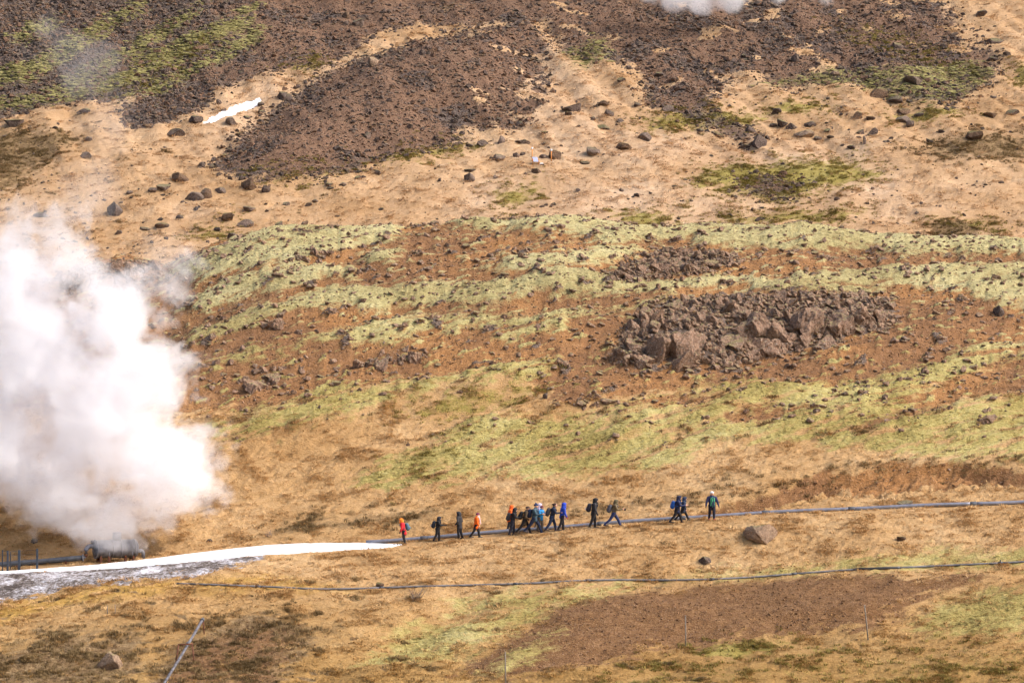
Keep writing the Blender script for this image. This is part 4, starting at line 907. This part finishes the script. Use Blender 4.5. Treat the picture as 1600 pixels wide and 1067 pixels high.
FACE = {'R': -math.pi/2, 'L': math.pi/2, 'C': math.pi, 'A': 0.0}
def person(px, foot, top, face, label, jacket, trousers, boots=(0.03, 0.025, 0.025), stride=0.0, hem=0.80, hood=None, hat=None, pom=False, hair=None, pack=None, packtrim=None, arms='down', lean=0.06, turn=0.0, trim=None, scarf=None, dy=0.0, gloves=None, hold=None, bulk=1.0):
    g = at(px, foot, 'near'); g = Vector((g.x*(g.y+dy)/g.y, g.y+dy, 0)); g.z = height(g.x, g.y)
    sc = (foot-top)*K*g.y/1.80
    root = empty('person', g, FACE[face]+turn); root.scale = (sc*1.3, sc*1.3, sc); tag(root, label, 'person', 'walkers on the path')
    B = []; J = []; hips = Vector((0, 0, 0.93))
    ank = []
    legs = []
    for s_, th in ((-1, stride), (1, -stride*0.9)):
        hj = hips+Vector((0.09*s_, 0, -0.02)); kb = 0.12+(0.35*stride if th < 0 else 0.05)
        kn = hj+0.43*Vector((0, math.sin(th), -math.cos(th))); an = kn+0.41*Vector((0, math.sin(th-kb), -math.cos(th-kb))); ft = an+Vector((0.02*s_, 0.17, -0.055 if th >= 0 else -0.085)); heel = an+Vector((0, -0.045, -0.05))
        legs.append((hj, kn, an, ft, heel))
    dz = -min(min(l[3].z, l[4].z) for l in legs)+0.045
    up = Vector((0, 0, dz))
    for hj, kn, an, ft, heel in legs:
        chain(B, hj+up, kn+up, 0.104, 0.078, 'leg'); chain(B, kn+up, an+up, 0.078, 0.060, 'leg'); chain(B, heel+up, ft+up, 0.046, 0.038, 'boot'); chain(B, an+up, heel+up, 0.05, 0.048, 'boot')
    def tp(z, y=0.0, x=0.0):                                       # torso point, leaning from the hips
        return Vector((x, y+lean*(z-0.9)*1.6, z))+up
    chain(B, tp(0.95), tp(1.12), 0.135, 0.125, 'torso', (1.1, 0.85, 1)); chain(B, tp(1.12), tp(1.36), 0.125, 0.145, 'torso', (1.2, 0.85, 1)); chain(B, tp(1.40, 0, -0.13), tp(1.40, 0, 0.13), 0.075, 0.075, 'torso')
    chain(B, tp(1.42), tp(1.56, 0.015), 0.06, 0.055, 'skin')
    hc = tp(1.65, 0.03); B.append((hc, 0.098, (0.88, 1.0, 1.18), 'skin')); B.append((hc+Vector((0, 0.035, -0.06)), 0.066, (0.9, 1, 0.9), 'skin'))
    JR = 1.22*bulk
    chain(J, tp(hem), tp(1.05), 0.150*bulk, 0.138*bulk, 'j', (1.15, 0.92, 1)); chain(J, tp(1.05), tp(1.36), 0.138*bulk, 0.158*bulk, 'j', (1.2, 0.9, 1)); chain(J, tp(1.405, 0, -0.135), tp(1.405, 0, 0.135), 0.095*bulk, 0.095*bulk, 'j'); chain(J, tp(1.42), tp(1.53, 0.0), 0.09, 0.082, 'j')
    hands = []
    for s_ in (-1, 1):
        sw = {'down': 0.06, 'swing': -0.45*(1 if s_ == -1 else -0.8)*(1 if stride >= 0 else -1), 'bent': 0.35, 'pocket': -0.12, 'wide': 0.1}[arms]
        fb = {'down': 0.25, 'swing': 0.45, 'bent': 1.35, 'pocket': 0.75, 'wide': 0.15}[arms]; out = {'down': 0.16, 'swing': 0.14, 'bent': 0.10, 'pocket': 0.30, 'wide': 0.3}[arms]
        sh = tp(1.405, 0, 0.185*s_); eb = sh+0.285*Vector((out*s_, math.sin(sw), -math.cos(sw))); ix = -0.25 if arms in ('bent', 'pocket') else out*0.6
        wr = eb+0.25*Vector((ix*s_, math.sin(sw+fb), -math.cos(sw+fb))); hd = wr+(wr-eb).normalized()*0.075
        chain(B, sh, eb, 0.052, 0.042, 'torso'); chain(B, eb, wr, 0.042, 0.030, 'torso'); chain(B, wr, hd, 0.034, 0.036, 'hand')
        chain(J, sh, eb, 0.074*bulk, 0.060, 'j'); chain(J, eb, wr, 0.060, 0.050, 'j'); hands.append((wr, hd, s_))
    glove = fabric(gloves) if gloves else SKIN
    me_ = remesh_union('body', B, 0.024, [SKIN, fabric(jacket), fabric(trousers), fabric(boots), glove], ['skin', 'torso', 'leg', 'boot', 'hand'])
    bm = bmesh.new(); bm.from_mesh(me_); X = MB(); X.bm.free(); X.bm = bm; nf = len(bm.faces)
    for wr, hd, s_ in hands:                                       # five fingers, the thumb from the side of the palm
        d = (hd-wr).normalized(); side = d.cross(Vector((s_, 0, 0.01))).normalized(); inn = Vector((-s_, 0, 0))
        for f_, (o_, l_) in enumerate(((-0.026, 0.060), (-0.009, 0.072), (0.009, 0.067), (0.026, 0.052))):
            p0 = hd+side*o_+d*0.012; p1 = p0+d*l_*0.55; p2 = p1+(d*0.75+inn*0.55).normalized()*l_*0.5; X.tube([p0, p1, p2], [0.0095, 0.009, 0.007], 5)
        p0 = wr+d*0.04-side*0.028; X.tube([p0, p0-side*0.02+d*0.025, p0-side*0.02+d*0.055+inn*0.01], [0.0105, 0.0095, 0.007], 5)
    bm.faces.ensure_lookup_table()
    for f in bm.faces[nf:]: f.material_index = 4; f.smooth = True
    n2 = len(bm.faces)
    X.tube([hc+Vector((0, 0.095, 0.015)), hc+Vector((0, 0.122, -0.018)), hc+Vector((0, 0.098, -0.03))], [0.008, 0.016, 0.012], 6)
    for s_ in (-1, 1): X.ball(hc+Vector((0.086*s_, 0.0, -0.005)), 0.022, 1, (0.5, 0.8, 1.2))
    bm.faces.ensure_lookup_table()
    for f in bm.faces[n2:]: f.material_index = 0; f.smooth = True
    n3 = len(bm.faces)
    for s_ in (-1, 1): X.ball(hc+Vector((0.032*s_, 0.09, 0.018)), 0.010, 1)
    X.tube([hc+Vector((-0.022, 0.094, -0.062)), hc+Vector((0.022, 0.094, -0.062))], 0.006, 4)
    bm.faces.ensure_lookup_table()
    for f in bm.faces[n3:]: f.material_index = 5
    me_.materials.append(EYE); bm.to_mesh(me_); bm.free()
    link('body', me_, None, root)
    jk = link('jacket', remesh_union('jacket', J, 0.028, [fabric(jacket)], ['j']), None, root)
    if trim:
        T = MB()
        for s_ in (-1, 1): T.tube([tp(1.40, 0.14, 0.07*s_), tp(1.2, 0.155, 0.09*s_), tp(0.98, 0.15, 0.09*s_), tp(hem, 0.14, 0.10*s_)], 0.013, 6)
        T.tube([tp(1.45, 0.11), tp(1.2, 0.158), tp(hem-0.05, 0.15)], 0.012, 6); T.build('trim', fabric(trim), jk)
    if hood:
        H = [(hc+Vector((0, -0.025, 0.015)), 0.125, (0.95, 1.0, 1.15), 'j'), (hc+Vector((0, -0.05, -0.10)), 0.115, (1, 1, 1), 'j'), (hc+Vector((0, 0.03, 0.075)), 0.085, (1.05, 1, 0.8), 'j'), (hc+Vector((0, 0.01, -0.15)), 0.10, (1, 1, 0.8), 'j')]
        link('hood', remesh_union('hood', H, 0.024, [fabric(hood)], ['j']), None, root)
    if hat:
        H = [(hc+Vector((0, -0.012, 0.055)), 0.108, (0.95, 1.03, 0.85), 'j'), (hc+Vector((0, -0.01, 0.03)), 0.112, (0.95, 1.02, 0.35), 'j')]
        if pom: H.append((hc+Vector((0, -0.02, 0.165)), 0.045, (1, 1, 1), 'j'))
        link('hat', remesh_union('hat', H, 0.022, [fabric(hat)], ['j']), None, root)
    if hair:
        H = [(hc+Vector((0, -0.02, 0.03)), 0.105, (0.95, 1.0, 1.05), 'j'), (hc+Vector((0, -0.125, 0.06)), 0.05, (1, 1, 1), 'j')]
        link('hair', remesh_union('hair', H, 0.022, [fabric(hair)], ['j']), None, root)
    if scarf:
        H = [(tp(1.50, 0.05), 0.10, (1.1, 1, 0.7), 'j'), (tp(1.53, 0.09), 0.07, (1.1, 0.8, 0.8), 'j')]; chain(H, tp(1.46, 0.12, 0.05), tp(1.0, 0.24, 0.10), 0.05, 0.04, 'j')
        link('scarf', remesh_union('scarf', H, 0.024, [fabric(scarf)], ['j']), None, root)
    if pack:
        H = []; chain(H, tp(1.05, -0.25), tp(1.36, -0.235), 0.125, 0.12, 'j', (1.15, 0.9, 1)); chain(H, tp(1.08, -0.33), tp(1.22, -0.32), 0.075, 0.07, 'j', (1.2, 0.8, 1))
        pk = link('backpack', remesh_union('backpack', H, 0.026, [fabric(pack)], ['j']), None, root)
        T = MB()
        for s_ in (-1, 1): T.tube([tp(1.40, -0.16, 0.10*s_), tp(1.485, -0.01, 0.12*s_), tp(1.36, 0.15, 0.12*s_), tp(1.15, 0.12, 0.16*s_), tp(1.08, -0.14, 0.17*s_)], 0.020, 6)
        T.build('strap', fabric(pack), pk)
        if packtrim: MB().box(tp(1.14, -0.41), (0.16, 0.03, 0.12), None, 0.01).build('pocket', fabric(packtrim), pk)
    if hold:
        wr, hd, s_ = hands[1]; MB().box(hd+Vector((-0.02, 0.06, -0.03)), (0.09, 0.08, 0.13), None, 0.015).build('camera_bag', fabric(hold), root)
    return root
BLACK = (0.014, 0.014, 0.018); NAVY = (0.018, 0.028, 0.065); CHAR = (0.028, 0.028, 0.034)
person(631, 850, 810, 'L', 'person in red jacket and orange hood with blue backpack beside the snow', (0.62, 0.02, 0.03), BLACK, hood=(0.80, 0.22, 0.02), pack=(0.06, 0.12, 0.18), packtrim=(0.25, 0.4, 0.5), arms='down', gloves=BLACK, hem=0.74, lean=0.10, bulk=1.08)
person(684, 846, 807, 'R', 'person all in black with backpack and hands at the face, second from left', BLACK, BLACK, hood=CHAR, pack=(0.02, 0.025, 0.04), packtrim=(0.25, 0.28, 0.40), stride=0.18, arms='bent', gloves=BLACK, hem=0.85)
person(718, 842, 800, 'L', 'person in long charcoal hooded coat without backpack', CHAR, BLACK, hood=CHAR, arms='pocket', hem=0.70, turn=-0.4, lean=0.02, stride=0.08)
person(744, 840, 801, 'R', 'person in bright orange jacket with maroon hat and pale pink scarf', (0.78, 0.13, 0.01), BLACK, boots=(0.06, 0.07, 0.08), hat=(0.16, 0.02, 0.08), scarf=(0.72, 0.50, 0.52), stride=0.30, arms='down', hem=0.76, bulk=1.1)
person(797, 833, 792, 'R', 'person in orange hooded jacket mostly hidden behind a dark hooded walker', (0.80, 0.14, 0.02), CHAR, hood=(0.85, 0.13, 0.02), arms='down', hem=0.72, stride=0.12, dy=0.75, bulk=1.15)
person(801, 836.5, 794, 'R', 'person in black hooded jacket and backpack in front of an orange walker', BLACK, (0.02, 0.02, 0.035), hood=BLACK, pack=CHAR, arms='bent', hem=0.80, stride=0.14, gloves=BLACK, lean=0.08)
person(820, 834, 790, 'R', 'person in long brown coat with dark backpack striding', (0.085, 0.058, 0.035), BLACK, boots=(0.10, 0.06, 0.04), hat=(0.05, 0.025, 0.02), pack=BLACK, stride=0.42, hem=0.66, arms='pocket', lean=0.10, packtrim=(0.35, 0.33, 0.25))
person(835, 833, 785.5, 'R', 'person in teal grey jacket and blue bobble hat taking a long stride', (0.045, 0.085, 0.115), NAVY, boots=(0.12, 0.11, 0.13), hat=(0.02, 0.035, 0.10), pom=True, pack=NAVY, stride=0.46, arms='bent', hem=0.82, lean=0.05, turn=-0.25)
person(840.5, 831.5, 789.5, 'R', 'person with pale lavender hood hidden between two walkers', (0.35, 0.30, 0.42), (0.17, 0.14, 0.11), hood=(0.55, 0.48, 0.62), arms='down', stride=0.15, dy=1.1)
person(844.5, 832, 792, 'C', 'person in bright blue jacket, maroon knit hat and khaki trousers', (0.02, 0.25, 0.60), (0.17, 0.14, 0.11), hat=(0.14, 0.025, 0.04), pack=(0.13, 0.15, 0.19), arms='bent', stride=0.12, dy=0.5, turn=0.9, hem=0.85)
person(862.5, 830, 785.5, 'R', 'person with brown hair bun in dark navy jacket carrying a grey backpack', (0.016, 0.022, 0.045), NAVY, boots=(0.10, 0.07, 0.05), hair=(0.035, 0.015, 0.012), pack=(0.045, 0.045, 0.055), packtrim=(0.12, 0.11, 0.17), stride=0.30, arms='bent', hem=0.84, lean=0.10)
person(878, 829, 785.5, 'R', 'person in royal blue hooded jacket and black trousers without backpack', (0.02, 0.06, 0.42), BLACK, hood=(0.02, 0.055, 0.42), arms='down', stride=0.20, hem=0.86, lean=0.08, gloves=(0.5, 0.08, 0.05), trim=None, turn=0.3)
person(927.5, 825, 778.5, 'R', 'person in charcoal with black round backpack ahead of the group', CHAR, BLACK, boots=(0.20, 0.15, 0.10), hood=BLACK, pack=(0.022, 0.022, 0.035), packtrim=(0.30, 0.33, 0.50), arms='down', stride=0.16, hem=0.80, gloves=BLACK)
person(959, 823, 779, 'R', 'person in olive jacket and navy jeans striding with a grey backpack', (0.135, 0.10, 0.055), (0.018, 0.032, 0.11), hood=(0.11, 0.09, 0.05), pack=(0.09, 0.09, 0.11), stride=0.48, arms='bent', hem=0.88, hold=BLACK, lean=0.08)
person(1067, 816, 777, 'R', 'person in navy hooded coat seen behind another navy walker', (0.02, 0.035, 0.075), BLACK, hood=(0.02, 0.035, 0.08), arms='down', stride=0.46, hem=0.74, dy=0.5)
person(1058, 817.5, 774, 'R', 'person in dark navy hooded jacket with bright blue backpack', (0.014, 0.022, 0.07), BLACK, hood=(0.014, 0.018, 0.05), pack=(0.01, 0.07, 0.30), stride=0.36, arms='bent', hem=0.76, bulk=1.08)
person(1112, 812.5, 768, 'C', 'person facing us in white cap and navy jacket with green trim', (0.016, 0.022, 0.075), (0.012, 0.014, 0.03), boots=(0.35, 0.06, 0.05), hat=(0.80, 0.80, 0.82), arms='wide', stride=0.16, trim=(0.08, 0.50, 0.20), hem=0.86, gloves=BLACK, lean=0.0, turn=0.2)

# ------------------------------------------------------------------ steam
def steam(name, blobs, dens, label, noise_scale, erode, seed=0.0):
    """billowing steam: a closed cloud-shaped body filled with scattering vapour"""
    pts = [(Vector(((px-800)*K*Y, Y, z_of(py, Y))), r*K*Y, w) for px, py, r, Y, w in blobs]
    bm = bmesh.new()
    for c, r, w in pts: bmesh.ops.create_icosphere(bm, subdivisions=3, radius=r*1.12+0.5, matrix=Matrix.Translation(c))
    me = bpy.data.meshes.new('tmp'); bm.to_mesh(me); bm.free(); out = remeshed(me, 0.5, 2)
    m = bpy.data.materials.new(name); m.use_nodes = True; N = m.node_tree.nodes; Lk = m.node_tree.links
    N.remove(N['Principled BSDF']); pv = N.new('ShaderNodeVolumePrincipled'); Lk.new(pv.outputs[0], N['Material Output'].inputs['Volume'])
    geo = N.new('ShaderNodeNewGeometry'); s = NB.__new__(NB); s.m, s.n, s.l, s.geo = m, N, Lk, geo
    pos = geo.outputs['Position']
    mp = N.new('ShaderNodeMapping'); Lk.new(pos, mp.inputs[0]); mp.inputs['Location'].default_value = (seed, seed*0.7, seed*1.3)
    def vn(scale, detail):
        n = N.new('ShaderNodeTexNoise'); Lk.new(mp.outputs[0], n.inputs['Vector']); n.inputs['Scale'].default_value = scale; n.inputs['Detail'].default_value = detail; n.inputs['Roughness'].default_value = 0.6; return n
    def vm(op, a, b):
        n = N.new('ShaderNodeVectorMath'); n.operation = op; Lk.new(a, n.inputs[0])
        if hasattr(b, 'is_linked'): Lk.new(b, n.inputs[1])
        else: n.inputs[1].default_value = b
        return n.outputs[0]
    w1 = vm('MULTIPLY', vm('SUBTRACT', vn(noise_scale*0.55, 1).outputs['Color'], (0.5, 0.5, 0.5)), (5.0, 3.0, 5.0))
    w2 = vm('MULTIPLY', vm('SUBTRACT', vn(noise_scale*2.2, 2).outputs['Color'], (0.5, 0.5, 0.5)), (1.8, 1.5, 1.8))
    wp = vm('ADD', vm('ADD', pos, w1), w2)
    acc = None
    for c, r, w in pts:
        n = N.new('ShaderNodeVectorMath'); n.operation = 'DISTANCE'; Lk.new(wp, n.inputs[0]); n.inputs[1].default_value = c
        q = s.rng(n.outputs['Value'], r*0.35, r, w, 0.0)
        if acc is None: acc = q
        else:
            acc = s.math('SMOOTH_MAX', acc, q); acc.node.inputs[2].default_value = 0.2
    nz = vn(noise_scale, 6); nz.inputs['Roughness'].default_value = 0.62; nz.inputs['Distortion'].default_value = 0.4
    e = s.math('SUBTRACT', acc, s.math('MULTIPLY', s.rng(nz.outputs['Fac'], 0.30, 0.70), erode))
    d = N.new('ShaderNodeMapRange'); d.interpolation_type = 'SMOOTHSTEP'; Lk.new(e, d.inputs[0]); d.inputs[1].default_value = 0.0; d.inputs[2].default_value = 0.38; d.inputs[3].default_value = 0.0; d.inputs[4].default_value = dens
    Lk.new(d.outputs[0], pv.inputs['Density']); pv.inputs['Color'].default_value = (0.966, 0.970, 1.0, 1); pv.inputs['Anisotropy'].default_value = 0.0
    try: m.cycles.volume_step_rate = 0.5
    except Exception: pass
    ob = link('steam', out, m); tag(ob, label, 'steam', kind='stuff')
YV = 198.2
PL = [(182, 834, 42, YV-0.2, 0.95), (140, 826, 46, YV, 0.95), (222, 824, 46, YV, 0.95), (100, 808, 46, YV, 0.85), (260, 804, 46, YV, 0.8), (180, 800, 80, YV, 1.0), (90, 755, 120, YV+1, 1.0), (255, 735, 112, YV, 1.05), (0, 700, 135, YV+1, 1.0), (160, 650, 150, YV+2, 1.1), (230, 590, 105, YV+1, 1.0),
      (50, 570, 145, YV+2, 1.05), (175, 500, 120, YV+2, 0.9), (10, 465, 135, YV+2, 0.9), (245, 445, 70, YV+2, 0.7), (110, 420, 100, YV+2, 0.7), (-70, 790, 100, YV+1, 0.9), (315, 735, 75, YV, 0.8),
      (95, 345, 60, YV+3, 0.6), (20, 370, 90, YV+3, 0.55), (285, 400, 55, YV+3, 0.5)]
steam('steam_vapour', PL, 0.36, 'big white steam cloud billowing up from the tank', 0.46, 0.80)
steam('steam_veil', [(60, 380, 110, YV+3, 0.7), (120, 300, 90, YV+3, 0.6), (165, 200, 80, YV+3, 0.55), (120, 110, 90, YV+3, 0.5), (60, 60, 80, YV+3, 0.45), (260, 400, 80, YV+3, 0.6), (300, 330, 70, YV+3, 0.4)], 0.05, 'thin veil of steam drifting up the slope above the cloud', 0.3, 0.5, 11.0)
steam('steam_wisp', [(1050, -10, 46, 356, 0.9), (1095, -4, 42, 356, 1.0), (1150, -12, 45, 356, 0.85), (1010, -18, 40, 356, 0.85), (1215, -14, 42, 356, 0.7), (1280, -16, 42, 356, 0.5)], 0.32, 'wisp of white steam drifting at the top of the slope', 0.22, 0.55, 31.0)
bpy.data.scenes.remove(TMP)
